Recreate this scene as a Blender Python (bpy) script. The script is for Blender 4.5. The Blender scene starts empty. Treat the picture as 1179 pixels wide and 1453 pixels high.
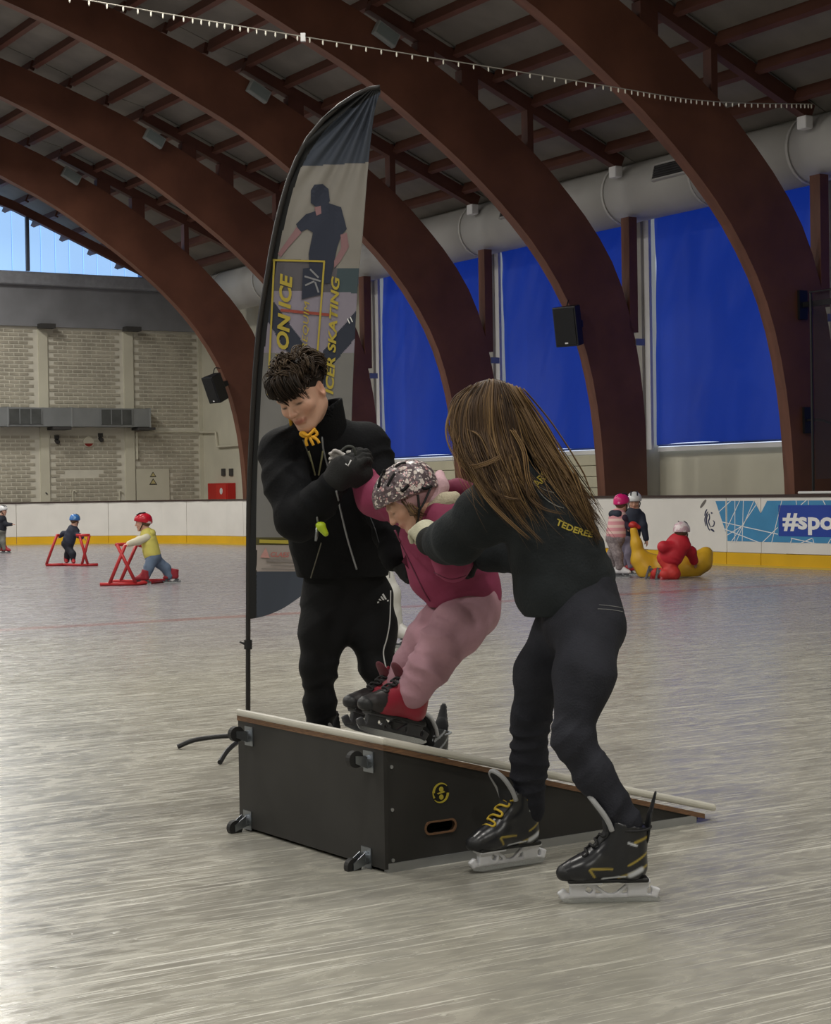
import bpy, bmesh, math, random
import numpy as np
from mathutils import Vector, Matrix, Quaternion, noise
random.seed(7); np.random.seed(7)
SC = bpy.context.scene
COL = SC.collection

# ------------------------------------------------------------------ camera
FPX, IW, IH, EYE = 2500.0, 1179, 1453, 1.25
ROLL, PITCH = 0.0165, 32.5 / 2500.0
ANG = math.radians(31.5)                    # the rink's long axis against the view direction
cam_d = bpy.data.cameras.new('camera'); cam = bpy.data.objects.new('camera', cam_d); COL.objects.link(cam)
cam_d.sensor_fit = 'HORIZONTAL'; cam_d.sensor_width = 36.0; cam_d.lens = 36.0 * FPX / IW
cam_d.clip_start = 0.05; cam_d.clip_end = 400
def cam_axes():
    cr, sr, cp, sp = math.cos(ROLL), math.sin(ROLL), math.cos(PITCH), math.sin(PITCH)
    f = lambda u2, v2, w: Vector((u2, cp * w + sp * v2, -sp * w + cp * v2))
    return f(cr, -sr, 0), f(sr, cr, 0), f(0, 0, 1)
RX, UX, FX = cam_axes()
m = Matrix((RX, UX, -FX)).transposed().to_4x4(); m.translation = (0, 0, EYE)
cam.matrix_world = m
SC.camera = cam
def ray(x, y):
    return RX * ((x - IW / 2) / FPX) + UX * (-(y - IH / 2) / FPX) + FX
def P(x, y, Y):                              # the point seen at pixel x, y at distance Y in front of the camera
    r = ray(x, y); return Vector((0, 0, EYE)) + r * (Y / r.y)
def G(x, y, z=0.0):                          # the point of the ice (or of height z) seen at a pixel
    r = ray(x, y); return Vector((0, 0, EYE)) + r * ((z - EYE) / r.z)
NV = Vector((math.cos(ANG), math.sin(ANG), 0)); SV = Vector((-math.sin(ANG), math.cos(ANG), 0))
def Bn(x, y, n):                             # on the vertical plane at n: (s, z)
    r = ray(x, y); p = Vector((0, 0, EYE)) + r * (n / r.dot(NV)); return p.dot(SV), p.z
def Bs(x, y, s):                             # on the vertical plane at s: (n, z)
    r = ray(x, y); p = Vector((0, 0, EYE)) + r * (s / r.dot(SV)); return p.dot(NV), p.z
def BW(n, s, z): return NV * n + SV * s + Vector((0, 0, z))

# ------------------------------------------------------------------ world, exposure
w = bpy.data.worlds.new('sky'); SC.world = w; w.use_nodes = True
bg = w.node_tree.nodes['Background']; bg.inputs[0].default_value = (0.62, 0.78, 1.0, 1); bg.inputs[1].default_value = 1.0
SC.view_settings.view_transform = 'Standard'; SC.view_settings.look = 'None'
SC.view_settings.exposure = 0.0; SC.view_settings.gamma = 1.0; SC.view_settings.use_curve_mapping = False
LAMP_POWER = 330.0

# ------------------------------------------------------------------ materials
def lin(c):
    if isinstance(c, str):
        c = c.lstrip('#'); c = [int(c[i:i + 2], 16) / 255 for i in (0, 2, 4)]
    return tuple((v / 12.92 if v <= 0.04045 else ((v + 0.055) / 1.055) ** 2.4) for v in c[:3]) + (1.0,)
MATS = {}
def M(name, col=(.5, .5, .5), rough=.6, metal=0.0, spec=.4, var=0.0, vscale=6.0, col2=None, bump=0.0, bscale=60.0,
      stretch=(1, 1, 1), emit=None, estr=0.0, sheen=0.0, lo=.35, hi=.65, detail=4.0, trans=0.0):
    if name in MATS: return MATS[name]
    m = bpy.data.materials.new(name); m.use_nodes = True; MATS[name] = m
    nt = m.node_tree; N = nt.nodes; L = nt.links; b = N['Principled BSDF']
    c = lin(col); b.inputs['Base Color'].default_value = c
    b.inputs['Roughness'].default_value = rough; b.inputs['Metallic'].default_value = metal
    b.inputs['Specular IOR Level'].default_value = spec
    if sheen: b.inputs['Sheen Weight'].default_value = sheen
    if trans: b.inputs['Transmission Weight'].default_value = trans
    tc = N.new('ShaderNodeTexCoord'); mp = N.new('ShaderNodeMapping'); mp.inputs['Scale'].default_value = stretch
    L.new(tc.outputs['Object'], mp.inputs['Vector'])
    if var > 0 or col2 is not None:
        tx = N.new('ShaderNodeTexNoise'); tx.inputs['Scale'].default_value = vscale; tx.inputs['Detail'].default_value = detail
        L.new(mp.outputs[0], tx.inputs['Vector'])
        rp = N.new('ShaderNodeValToRGB'); rp.color_ramp.elements[0].position = lo; rp.color_ramp.elements[1].position = hi
        if col2 is None:
            rp.color_ramp.elements[0].color = tuple(v * (1 - var) for v in c[:3]) + (1,)
            rp.color_ramp.elements[1].color = tuple(min(1, v * (1 + var)) for v in c[:3]) + (1,)
        else:
            rp.color_ramp.elements[0].color = c; rp.color_ramp.elements[1].color = lin(col2)
        L.new(tx.outputs['Fac'], rp.inputs[0]); L.new(rp.outputs[0], b.inputs['Base Color'])
    if bump > 0:
        t2 = N.new('ShaderNodeTexNoise'); t2.inputs['Scale'].default_value = bscale; t2.inputs['Detail'].default_value = 3
        L.new(mp.outputs[0], t2.inputs['Vector'])
        bp = N.new('ShaderNodeBump'); bp.inputs['Strength'].default_value = bump; bp.inputs['Distance'].default_value = .01
        L.new(t2.outputs['Fac'], bp.inputs['Height']); L.new(bp.outputs[0], b.inputs['Normal'])
    if emit is not None:
        b.inputs['Emission Color'].default_value = lin(emit); b.inputs['Emission Strength'].default_value = estr
    return m

# ------------------------------------------------------------------ object helpers
def link(name, me, mat=None, parent=None, smooth=False, rot=None, loc=None):
    o = bpy.data.objects.new(name, me); COL.objects.link(o)
    if mat is not None:
        for q in (mat if isinstance(mat, (list, tuple)) else [mat]): me.materials.append(q)
    if smooth and me is not None:
        me.polygons.foreach_set('use_smooth', [True] * len(me.polygons))
    if parent is not None: o.parent = parent
    if rot is not None: o.rotation_euler = rot
    if loc is not None: o.location = loc
    return o
def pyd(name, v, f):
    me = bpy.data.meshes.new(name); me.from_pydata([tuple(q) for q in v], [], [tuple(q) for q in f]); me.update(); return me
class MB:
    """collects simple shapes and links them as one mesh"""
    def __init__(s): s.v = []; s.f = []
    def add(s, v, f):
        k = len(s.v); s.v += [Vector(q) for q in v]; s.f += [tuple(i + k for i in q) for q in f]; return s
    def box(s, a, b, mtx=None):
        (x0, y0, z0), (x1, y1, z1) = a, b
        v = [Vector(q) for q in ((x0, y0, z0), (x1, y0, z0), (x1, y1, z0), (x0, y1, z0), (x0, y0, z1), (x1, y0, z1), (x1, y1, z1), (x0, y1, z1))]
        if mtx is not None: v = [mtx @ q for q in v]
        return s.add(v, [(0, 3, 2, 1), (4, 5, 6, 7), (0, 1, 5, 4), (1, 2, 6, 5), (2, 3, 7, 6), (3, 0, 4, 7)])
    def prism(s, poly, fn, t0, t1):
        """poly: 2-D outline; fn(u, v, t) gives the 3-D point; extruded from t0 to t1"""
        n = len(poly)
        v = [fn(a, b, t0) for a, b in poly] + [fn(a, b, t1) for a, b in poly]
        f = [tuple(range(n))[::-1], tuple(range(n, 2 * n))] + [(i, (i + 1) % n, n + (i + 1) % n, n + i) for i in range(n)]
        return s.add(v, f)
    def tube(s, pts, rad, seg=8, cap=True, flat=1.0, up=None):
        pts = [Vector(p) for p in pts]; n = len(pts)
        if not hasattr(rad, '__len__'): rad = [rad] * n
        ref = Vector(up) if up is not None else None
        v = []; f = []
        for i, p in enumerate(pts):
            t = (pts[min(i + 1, n - 1)] - pts[max(i - 1, 0)]).normalized()
            if ref is None: ref = t.orthogonal()
            a = (ref - t * ref.dot(t))
            a = a.normalized() if a.length > 1e-6 else t.orthogonal().normalized()
            b = t.cross(a); ref = a
            for k in range(seg):
                q = 2 * math.pi * k / seg
                v.append(p + (a * math.cos(q) * flat + b * math.sin(q)) * rad[i])
        for i in range(n - 1):
            for k in range(seg):
                k2 = (k + 1) % seg
                f.append((i * seg + k, i * seg + k2, (i + 1) * seg + k2, (i + 1) * seg + k))
        if cap: f += [tuple(range(seg))[::-1], tuple(range((n - 1) * seg, n * seg))]
        return s.add(v, f)
    def cyl(s, p0, p1, r, seg=16): return s.tube([p0, p1], r, seg)
    def mesh(s, name): return pyd(name, s.v, s.f)
    def build(s, name, mat, parent=None, smooth=False, rot=None, loc=None):
        o = link(name, s.mesh(name), mat, parent, smooth, rot, loc)
        bm = bmesh.new(); bm.from_mesh(o.data); bmesh.ops.recalc_face_normals(bm, faces=bm.faces); bm.to_mesh(o.data); bm.free()
        return o
def tag(o, label=None, cat=None, group=None, kind=None):
    if label: o['label'] = label
    if cat: o['category'] = cat
    if group: o['group'] = group
    if kind: o['kind'] = kind
    return o
def empty(name, loc=(0, 0, 0), rz=0.0, label=None, cat=None, group=None, kind=None):
    o = bpy.data.objects.new(name, None); COL.objects.link(o); o.location = loc; o.rotation_euler = (0, 0, rz); o.empty_display_size = .1
    return tag(o, label, cat, group, kind)
def bevel(o, w=.005, seg=2):
    md = o.modifiers.new('bevel', 'BEVEL'); md.width = w; md.segments = seg; md.limit_method = 'ANGLE'; return o
def text_mesh(txt, size=1.0, thick=0.0, bold=0.0, shear=0.0):
    cu = bpy.data.curves.new('lettering', 'FONT'); cu.body = txt; cu.size = size; cu.extrude = thick; cu.offset = bold; cu.shear = shear
    cu.resolution_u = 3
    o = bpy.data.objects.new('lettering', cu); COL.objects.link(o)
    dg = bpy.context.evaluated_depsgraph_get(); me = bpy.data.meshes.new_from_object(o.evaluated_get(dg))
    bpy.data.objects.remove(o); bpy.data.curves.remove(cu); return me
def cat_rom(pts, n=8):
    """smooth curve through points"""
    pts = [Vector(p) for p in pts]; out = []
    for i in range(len(pts) - 1):
        p0 = pts[max(i - 1, 0)]; p1 = pts[i]; p2 = pts[i + 1]; p3 = pts[min(i + 2, len(pts) - 1)]
        for k in range(n):
            t = k / n
            out.append(.5 * ((2 * p1) + (p2 - p0) * t + (2 * p0 - 5 * p1 + 4 * p2 - p3) * t * t + (3 * p1 - p0 - 3 * p2 + p3) * t ** 3))
    out.append(pts[-1]); return out

# ================================================================== THE HALL (local axes: n towards the curtain wall, s away along the rink)
RZ = (0, 0, ANG)
NB, SEND, RC = 18.1, 43.9, 6.5              # board line, end of the rink, corner radius
NWALL, SWALL, NC = 20.75, 45.2, 3.5         # curtain wall, brick wall, centre line of the hall
def ice_material():
    m = bpy.data.materials.new('scratched_ice'); m.use_nodes = True; nt = m.node_tree; N = nt.nodes; L = nt.links; b = N['Principled BSDF']
    tc = N.new('ShaderNodeTexCoord')
    def noise_(scale, sx, sy, rot, detail=3, dist=0.0):
        mp = N.new('ShaderNodeMapping'); mp.inputs['Rotation'].default_value = (0, 0, math.radians(rot)); mp.inputs['Scale'].default_value = (sx, sy, 1)
        L.new(tc.outputs['Object'], mp.inputs[0])
        t = N.new('ShaderNodeTexNoise'); t.inputs['Scale'].default_value = scale; t.inputs['Detail'].default_value = detail; t.inputs['Distortion'].default_value = dist
        L.new(mp.outputs[0], t.inputs['Vector']); return t.outputs['Fac']
    def ramp(x, p0, p1, c0=0.0, c1=1.0):
        r = N.new('ShaderNodeMapRange'); r.inputs[1].default_value = p0; r.inputs[2].default_value = p1; r.inputs[3].default_value = c0; r.inputs[4].default_value = c1
        L.new(x, r.inputs[0]); return r.outputs[0]
    def math_(op, a, c):
        q = N.new('ShaderNodeMath'); q.operation = op
        for i, v in enumerate((a, c)):
            if isinstance(v, (int, float)): q.inputs[i].default_value = v
            else: L.new(v, q.inputs[i])
        return q.outputs[0]
    def mix(f, a, c):
        q = N.new('ShaderNodeMix'); q.data_type = 'RGBA'
        if isinstance(f, (int, float)): q.inputs[0].default_value = f
        else: L.new(f, q.inputs[0])
        for i, v in ((6, a), (7, c)):
            if isinstance(v, tuple): q.inputs[i].default_value = v
            else: L.new(v, q.inputs[i])
        return q.outputs[2]
    broad = ramp(noise_(.3, 1, 1, 0, 4), .35, .65)
    mott = ramp(noise_(1.6, 1, 1.8, 20, 6, .6), .35, .65)
    drag = ramp(noise_(1.5, 2.4, 6.5, 14, 9, 2.2), .36, .70)      # soft drag marks left by skates
    drag2 = ramp(noise_(1.5, 2.4, 6.5, 55, 9, 2.2), .40, .72)
    c = mix(broad, lin('#8b8983'), lin('#969389'))
    c = mix(math_('MULTIPLY', mott, .35), c, lin('#a9a699'))
    c = mix(math_('MULTIPLY', drag, .40), c, lin('#bab7a9'))
    c = mix(math_('MULTIPLY', drag2, .22), c, lin('#807e78'))
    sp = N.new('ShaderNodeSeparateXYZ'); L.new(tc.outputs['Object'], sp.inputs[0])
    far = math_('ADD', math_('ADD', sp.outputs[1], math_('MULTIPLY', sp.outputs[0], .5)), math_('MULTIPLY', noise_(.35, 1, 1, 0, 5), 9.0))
    reflect_tint = ramp(far, 18.0, 25.0)                                # violet-grey reflection of the hall painted into the colour of the further ice
    c = mix(math_('MULTIPLY', reflect_tint, .75), c, lin('#87838f'))
    lines = None
    for k, (rot, sc, sx, sy, th) in enumerate(((6, 1.0, .9, 60, .665), (33, 1.0, .8, 70, .665), (-28, 1.0, 1.1, 66, .675), (82, 1.0, .9, 50, .68), (18, 1.3, .7, 80, .66), (58, 1.2, .9, 62, .67), (-60, 1.1, 1.0, 58, .68))):
        l = ramp(noise_(sc, sx, sy, rot, 2, .5 + .15 * k), th, th + .03)
        lines = l if lines is None else math_('MAXIMUM', lines, l)
    fleck = ramp(noise_(14.0, 1, 2.0, 20, 3), .68, .75)
    lines = math_('MAXIMUM', lines, math_('MULTIPLY', fleck, .7))
    c = mix(math_('MULTIPLY', lines, .5), c, lin('#d6d4ca'))
    sx = N.new('ShaderNodeSeparateXYZ'); L.new(tc.outputs['Object'], sx.inputs[0])
    s_line = (G(175, 884).dot(SV))
    dl = math_('ABSOLUTE', math_('SUBTRACT', sx.outputs[1], s_line), 0)
    red = math_('MULTIPLY', ramp(dl, .13, .16, .55, 0.0), ramp(noise_(2.0, 1, 1, 0), .3, .6, .5, 1.0))
    c = mix(red, c, lin('#8a4a42'))
    L.new(c, b.inputs['Base Color'])
    L.new(math_('ADD', ramp(drag, 0, 1, .16, .34), math_('MULTIPLY', lines, .2)), b.inputs['Roughness'])
    b.inputs['Specular IOR Level'].default_value = .52
    h = math_('ADD', math_('MULTIPLY', lines, .6), math_('MULTIPLY', noise_(14.0, 1, 2.5, 25, 4), .5))
    bp = N.new('ShaderNodeBump'); bp.inputs['Strength'].default_value = .25; bp.inputs['Distance'].default_value = .01
    L.new(h, bp.inputs['Height']); L.new(bp.outputs[0], b.inputs['Normal'])
    return m
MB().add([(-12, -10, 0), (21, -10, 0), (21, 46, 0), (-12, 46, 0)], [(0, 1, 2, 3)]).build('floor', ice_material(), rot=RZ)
tag(bpy.data.objects['floor'], 'scratched grey skating ice covering the rink', 'ice', kind='structure')

# ---------------------------------------------------------------- rink boards
m_board = M('board_white', '#d9d6d0', .35, var=.05, vscale=1.5, spec=.5)
m_kick = M('kick_yellow', '#d8a916', .4, var=.06, vscale=2)
m_cap = M('cap_rail_dark', '#3a2c28', .4)
def board_path():
    """length along the boards -> (n, s, inward normal)"""
    L1 = (SEND - RC) + 10; L2 = RC * math.pi / 2
    def f(t):
        if t < L1: return NB, -10 + t, (-1, 0)
        if t < L1 + L2:
            a = (t - L1) / RC; return NB - RC + RC * math.cos(a), SEND - RC + RC * math.sin(a), (-math.cos(a), -math.sin(a))
        return NB - RC - (t - L1 - L2), SEND, (0, -1)
    return f, L1, L2
bpf, BL1, BL2 = board_path()
def strip(mb, t0, t1, z0, z1, off, th):
    k = max(1, int((t1 - t0) / .6)) if t1 > BL1 and t0 < BL1 + BL2 else 1
    v = []; f = []
    for i in range(k + 1):
        n, s, (a, b) = bpf(t0 + (t1 - t0) * i / k)
        for o, z in ((off, z0), (off, z1), (off - th, z1), (off - th, z0)): v.append((n + a * o, s + b * o, z))
    for i in range(k):
        for j in range(4): f.append((i * 4 + j, i * 4 + (j + 1) % 4, i * 4 + 4 + (j + 1) % 4, i * 4 + 4 + j))
    f += [(0, 1, 2, 3), (k * 4 + 3, k * 4 + 2, k * 4 + 1, k * 4)]
    mb.add(v, f)
boards = empty('rink_boards', (0, 0, 0), ANG, 'white rink boards with yellow kick plate and dark cap rail around the ice', 'rink boards', kind='structure')
gate_a, gate_b = Bn(1080, 760, NB)[0] + 10, Bn(1031, 760, NB)[0] + 10
edges = [gate_a, gate_b]; t = gate_a
while t > 8: t -= 2.4; edges.append(t)
t = gate_b
while t < BL1 + BL2 + 22: t += 2.4; edges.append(t)
edges = sorted(edges)
for t0, t1 in zip(edges[:-1], edges[1:]):
    g = .006
    a = MB(); strip(a, t0 + g, t1 - g, .215, 1.045, 0, .05); a.build('board_panel', m_board, boards)
    a = MB(); strip(a, t0 + g, t1 - g, .0, .205, .012, .06); a.build('kick_plate', m_kick, boards)
a = MB()
for t0, t1 in ((edges[0], BL1), (BL1, BL1 + BL2), (BL1 + BL2, edges[-1])): strip(a, t0, t1, 1.045, 1.085, .02, .10)
a.build('cap_rail', m_cap, boards)
a = MB()
for t0, t1 in ((edges[0], BL1), (BL1, BL1 + BL2), (BL1 + BL2, edges[-1])): strip(a, t0, t1, .0, .03, .03, .05)
a.build('base_strip', M('base_yellow', '#c9a83a', .5), boards)

# banner printed on the boards
ban = empty('advertising_banner', (0, 0, 0), ANG, 'light blue banner with white lines and the lettering #spo on the rink boards', 'banner')
def bpt(s, z, off=.004): return (NB - off, s, z)
s0 = Bn(1016, 760, NB)[0]; sj = Bn(1031, 760, NB)[0]; sg = Bn(1080, 760, NB)[0]; s1 = 15.0
def flat(poly, name, mat, off, parent, th=.002):
    a = MB(); a.prism([(s, z) for s, z in poly], lambda u, v, t: bpt(u, v, t), off - th, off); return a.build(name, mat, parent)
mb_l = M('banner_light_blue', '#3f86b4', .45, var=.06, vscale=3); mb_d = M('banner_dark_blue', '#23419c', .45, var=.05, vscale=3); m_w = M('print_white', '#e6e6e6', .5)
flat([(s0, .99), (sj + .02, .99), (sj + .02, .52)], 'blue_field', mb_l, .004, ban)
flat([(sj - .02, .99), (sg + .14, .99), (sg, .80), (sg - .14, .99), (s1, 1.0), (s1, .38), (sj - .02, .38)], 'blue_field', mb_l, .004, ban)
rr = random.Random(3)
def wline(p, q, wd=.012):
    (sa, za), (sb, zb) = p, q; dx, dz = sb - sa, zb - za; l = math.hypot(dx, dz); nx, nz = -dz / l * wd / 2, dx / l * wd / 2
    flat([(sa + nx, za + nz), (sb + nx, zb + nz), (sb - nx, zb - nz), (sa - nx, za - nz)], 'white_line', m_w, .006, ban)
def bp_(x, y): return Bn(970 + x / 5.641, 680 + y / 5.641, NB)
for p, q in (((285, 260), (390, 162)), ((412, 165), (412, 505)), ((455, 162), (345, 400)), ((480, 165), (470, 505)), ((590, 190), (380, 505)), ((565, 170), (420, 505)),
             ((300, 340), (755, 440)), ((320, 395), (610, 508)), ((630, 508), (755, 385)), ((790, 162), (705, 512)), ((900, 162), (905, 205)), ((990, 162), (940, 205)), ((1000, 165), (1000, 205)), ((1115, 165), (1135, 205)),
             ((870, 470), (855, 515)), ((860, 472), (1060, 515)), ((1030, 472), (930, 515)), ((1035, 475), (1045, 515)), ((1179, 478), (1155, 518)), ((460, 380), (345, 450))):
    wline(bp_(*p), bp_(*q))
sb0 = Bn(1105, 740, NB)[0]
flat([(sb0, .925), (s1 + .3, .925), (s1 + .3, .47), (sb0, .47)], 'dark_blue_box', mb_d, .006, ban)
tm = text_mesh('#spo', .40, .001, .013); bb = [v.co.copy() for v in tm.vertices]
wx = max(v.x for v in bb) - min(v.x for v in bb)
sa, sb = Bn(1111, 740, NB)[0], Bn(1184, 740, NB)[0]; k = (sa - sb) / wx
for v in tm.vertices: x, y, z = v.co; v.co = (NB - .008 - z, sa - (x - min(q.x for q in bb)) * k, .585 + y * .86)
link('lettering', tm, m_w, ban)
lion = empty('lion_emblem', (0, 0, 0), ANG, 'dark blue line drawn lion head printed on white rink board', 'emblem')
m_navy = M('print_navy', '#23284a', .5)
def stroke(pts, wd, parent, mat, off=.004):
    c = [Vector(bp_(*p) + (0,)) for p in pts]; c = cat_rom(c, 5); L_ = []; R_ = []
    for i, p in enumerate(c):
        t = (c[min(i + 1, len(c) - 1)] - c[max(i - 1, 0)]).normalized(); nn_ = Vector((-t.y, t.x, 0)); q = wd * (.35 + .65 * math.sin(math.pi * (i + .5) / len(c)))
        L_.append(p + nn_ * q / 2); R_.append(p - nn_ * q / 2)
    v = [bpt(p.x, p.y, off) for p in L_] + [bpt(p.x, p.y, off) for p in R_] + [bpt(p.x, p.y, off - .003) for p in L_] + [bpt(p.x, p.y, off - .003) for p in R_]
    n = len(c); f = []
    for i in range(n - 1): f += [(i, i + 1, n + i + 1, n + i), (i, 2 * n + i, 2 * n + i + 1, i + 1), (n + i, n + i + 1, 3 * n + i + 1, 3 * n + i)]
    MB().add(v, f).build('brush_stroke', mat, parent)
for pts, wd in ((((188, 240), (176, 262), (168, 292)), .025), (((196, 258), (182, 285), (170, 325), (178, 375)), .024), (((200, 275), (186, 305), (184, 345), (198, 390), (212, 412)), .026),
                (((205, 275), (208, 310), (200, 340), (216, 385)), .024), (((218, 268), (232, 272)), .022), (((236, 330), (246, 345), (240, 372), (222, 380)), .022), (((216, 400), (232, 408), (246, 420)), .03)):
    stroke(pts, wd, lion, m_navy)
sl = empty('sponsor_mark', (0, 0, 0), ANG, 'short grey slanted stroke printed above the lion emblem', 'mark')
stroke(((180, 165), (158, 195), (134, 228)), .05, sl, M('print_grey', '#6a6560', .5))

# ---------------------------------------------------------------- arches
INT = [(3.5, 10.62), (6.5, 10.35), (9.0, 9.85), (11.36, 9.1), (13.1, 8.36), (14.3, 7.78), (15.54, 6.98), (16.31, 6.42), (17.03, 5.80), (17.6, 5.20), (18.05, 4.58), (18.36, 4.0), (18.6, 3.3), (18.78, 2.4), (18.88, 1.2), (18.9, 0)]
EXT = [(3.5, 11.3), (6.5, 11.02), (9.0, 10.52), (11.38, 9.85), (12.94, 9.33), (14.2, 8.85), (15.85, 8.02), (16.85, 7.36), (17.55, 6.86), (18.15, 6.32), (18.75, 5.68), (19.2, 5.0), (19.5, 4.2), (19.7, 3.3), (19.8, 2.3), (19.82, 1.2), (19.82, 0)]
def resample(pts, n):
    c = cat_rom([Vector((a, b, 0)) for a, b in pts], 12); d = [0]
    for p, q in zip(c[:-1], c[1:]): d.append(d[-1] + (q - p).length)
    out = []; j = 0
    for i in range(n):
        t = d[-1] * i / (n - 1)
        while j < len(d) - 2 and d[j + 1] < t: j += 1
        u = (t - d[j]) / max(1e-9, d[j + 1] - d[j]); out.append(c[j].lerp(c[j + 1], min(1, u)))
    return out
RI, RE = resample(INT, 48), resample(EXT, 48)
def ext_z(n):
    n = NC + abs(n - NC)
    for p, q in zip(RE[:-1], RE[1:]):
        if p.x <= n <= q.x: return p.y + (q.y - p.y) * (n - p.x) / max(1e-6, q.x - p.x)
    return 0
m_arch = M('glulam_brown', '#6e4737', .5, col2='#5c3a2d', vscale=1.2, stretch=(1, 6, 1), bump=.05, bscale=30, spec=.35)
m_soff = M('glulam_soffit', '#8a5638', .5, var=.08, vscale=2)
m_steel = M('rafter_brown', '#533228', .55, var=.1, vscale=3)
SARCH = [10.5, 15.2, 19.9, 24.58, 29.15, 33.95, 38.75]
WHICH = ['outside the view, above the ice near the ramp', 'just outside the right edge of the view', 'at the far right beside the #spo banner', 'second from the right carrying a loudspeaker',
         'behind the skaters heads left of the middle curtain', 'mostly hidden behind the feather flag', 'at the far left carrying a loudspeaker near the brick wall']
AT = .11
def arch_ring():
    L_ = []
    for p in RI: L_.append((2 * NC - p.x, p.y))
    for p in RE: L_.append((2 * NC - p.x, p.y))
    return L_
def arch_mesh():
    v = []; f = []
    I = [(2 * NC - p.x, p.y) for p in RI[::-1]] + [(p.x, p.y) for p in RI[1:]]
    E = [(2 * NC - p.x, p.y) for p in RE[::-1]] + [(p.x, p.y) for p in RE[1:]]
    k = len(I)
    for (a, b), (c, d) in zip(I, E):
        v += [(a, -AT, b), (a, AT, b), (c, AT, d), (c, -AT, d)]
    for i in range(k - 1):
        for j in range(4): f.append((4 * i + j, 4 * i + (j + 1) % 4, 4 * i + 4 + (j + 1) % 4, 4 * i + 4 + j))
    f += [(0, 1, 2, 3), (4 * k - 1, 4 * k - 2, 4 * k - 3, 4 * k - 4)]
    me = pyd('beam', v, f); bm = bmesh.new(); bm.from_mesh(me); bmesh.ops.recalc_face_normals(bm, faces=bm.faces); bm.to_mesh(me); bm.free()
    return me
AM = arch_mesh()
RAF0, RAF1 = (14.3, 8.95), (19.35, 6.80)      # straight rafter from the arch to the eaves
def roof_z(n):                                 # underside of the roof panels
    q = NC + abs(n - NC)
    a = ext_z(min(q, 14.3)) + .32
    if q <= 13.6: return a
    line = RAF0[1] + (RAF1[1] - RAF0[1]) * (q - RAF0[0]) / (RAF1[0] - RAF0[0]) + .34
    if q < 14.6:
        u = (q - 13.6); return a * (1 - u) + line * u
    return line
for k, s in enumerate(SARCH):
    e = empty('timber_arch', (0, 0, 0), ANG, 'brown curved timber arch ' + WHICH[k], 'arch', 'roof arches')
    e.location = SV * s
    b = link('beam', AM, None if AM.materials else m_arch, e)
    for sg in (1, -1):
        X = lambda n: NC + sg * (n - NC)
        dn, dz = RAF1[0] - RAF0[0], RAF1[1] - RAF0[1]; l = math.hypot(dn, dz); un, uz = -dz / l, dn / l
        a = MB(); a.prism([(X(RAF0[0]), RAF0[1]), (X(RAF1[0]), RAF1[1]), (X(RAF1[0] + un * .24), RAF1[1] + uz * .24), (X(RAF0[0] + un * .2), RAF0[1] + uz * .2)], lambda u, v, t: (u, t, v), -.08, .08)
        a.build('rafter', m_steel, e)
        zr = lambda n: RAF0[1] + dz * (n - RAF0[0]) / dn
        for nq in (15.35, 16.2):
            a = MB(); a.box((X(nq) - .16, -.1, ext_z(nq) - .2), (X(nq) + .16, .1, zr(nq) + .04)); a.build('packing_block', m_steel, e)
        a = MB(); a.box((X(17.42) - .06, -.09, ext_z(17.42) - .1), (X(17.42) + .06, .09, zr(17.42) + .05)); a.build('strut', m_steel, e)
        a = MB(); a.box((X(19.58) - .09, -.11, 3.95), (X(19.58) + .09, .11, 5.98)); a.build('post', m_arch, e)
        a = MB(); a.box((X(19.7) - .10, -.13, 3.72), (X(19.7) + .10, -.111, 3.84)); a.build('steel_plate', M('galv', '#8d929a', .4, metal=.6), e)

# ---------------------------------------------------------------- roof
m_panel = M('roof_panel_grey', '#78736a', .85, var=.14, vscale=1.1, bump=.2, bscale=40)
m_purl = M('purlin_brown', '#5e3a2e', .6, var=.1, vscale=2)
ceil = empty('ceiling', (0, 0, 0), ANG, 'grey panelled roof on brown purlins above the arches', 'ceiling', kind='structure')
pn = [19.9 - .78 * i for i in range(22)]        # purlin lines on the curtain side
SB = [10.5, 15.2, 19.9, 24.58, 29.15, 33.95, 38.75, 43.3, SWALL + .3]
for a_, b_ in zip(SB[:-1], SB[1:]):
    for i, n in enumerate(pn):
        z = roof_z(n); sl_ = (roof_z(n + .1) - roof_z(n - .1)) / .2; t = math.atan(sl_)
        mtx = Matrix.Translation((n, 0, z)) @ Matrix.Rotation(-t, 4, 'Y')
        pm = MB(); pm.box((-.05, a_ + .08, -.2), (.05, b_ - .08, 0), mtx); pm.build('purlin', m_purl, ceil)
        if i < len(pn) - 1:
            n2 = pn[i + 1]; z2 = roof_z(n2)
            q = MB(); g = .012
            q.add([(n - g, a_ + g, z), (n - g, b_ - g, z), (n2 + g, b_ - g, z2), (n2 + g, a_ + g, z2)] + [(n - g, a_ + g, z + .06), (n - g, b_ - g, z + .06), (n2 + g, b_ - g, z2 + .06), (n2 + g, a_ + g, z2 + .06)],
                  [(0, 1, 2, 3), (7, 6, 5, 4), (0, 4, 5, 1), (1, 5, 6, 2), (2, 6, 7, 3), (3, 7, 4, 0)])
            q.build('roof_panel', m_panel, ceil)
# the rest of the roof deck (above the panels, over the far half and behind the viewer)
v = []; f = []
ns = [20.9 - .6 * i for i in range(60)]
ns = [n for n in ns if n > 2 * NC - 20.9]
for n in ns: v += [(n, -10, roof_z(n) + .1), (n, SWALL + .4, roof_z(n) + .1)]
for i in range(len(ns) - 1): f.append((2 * i, 2 * i + 1, 2 * i + 3, 2 * i + 2))
MB().add(v, f).build('roof_deck', m_panel, ceil)

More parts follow.
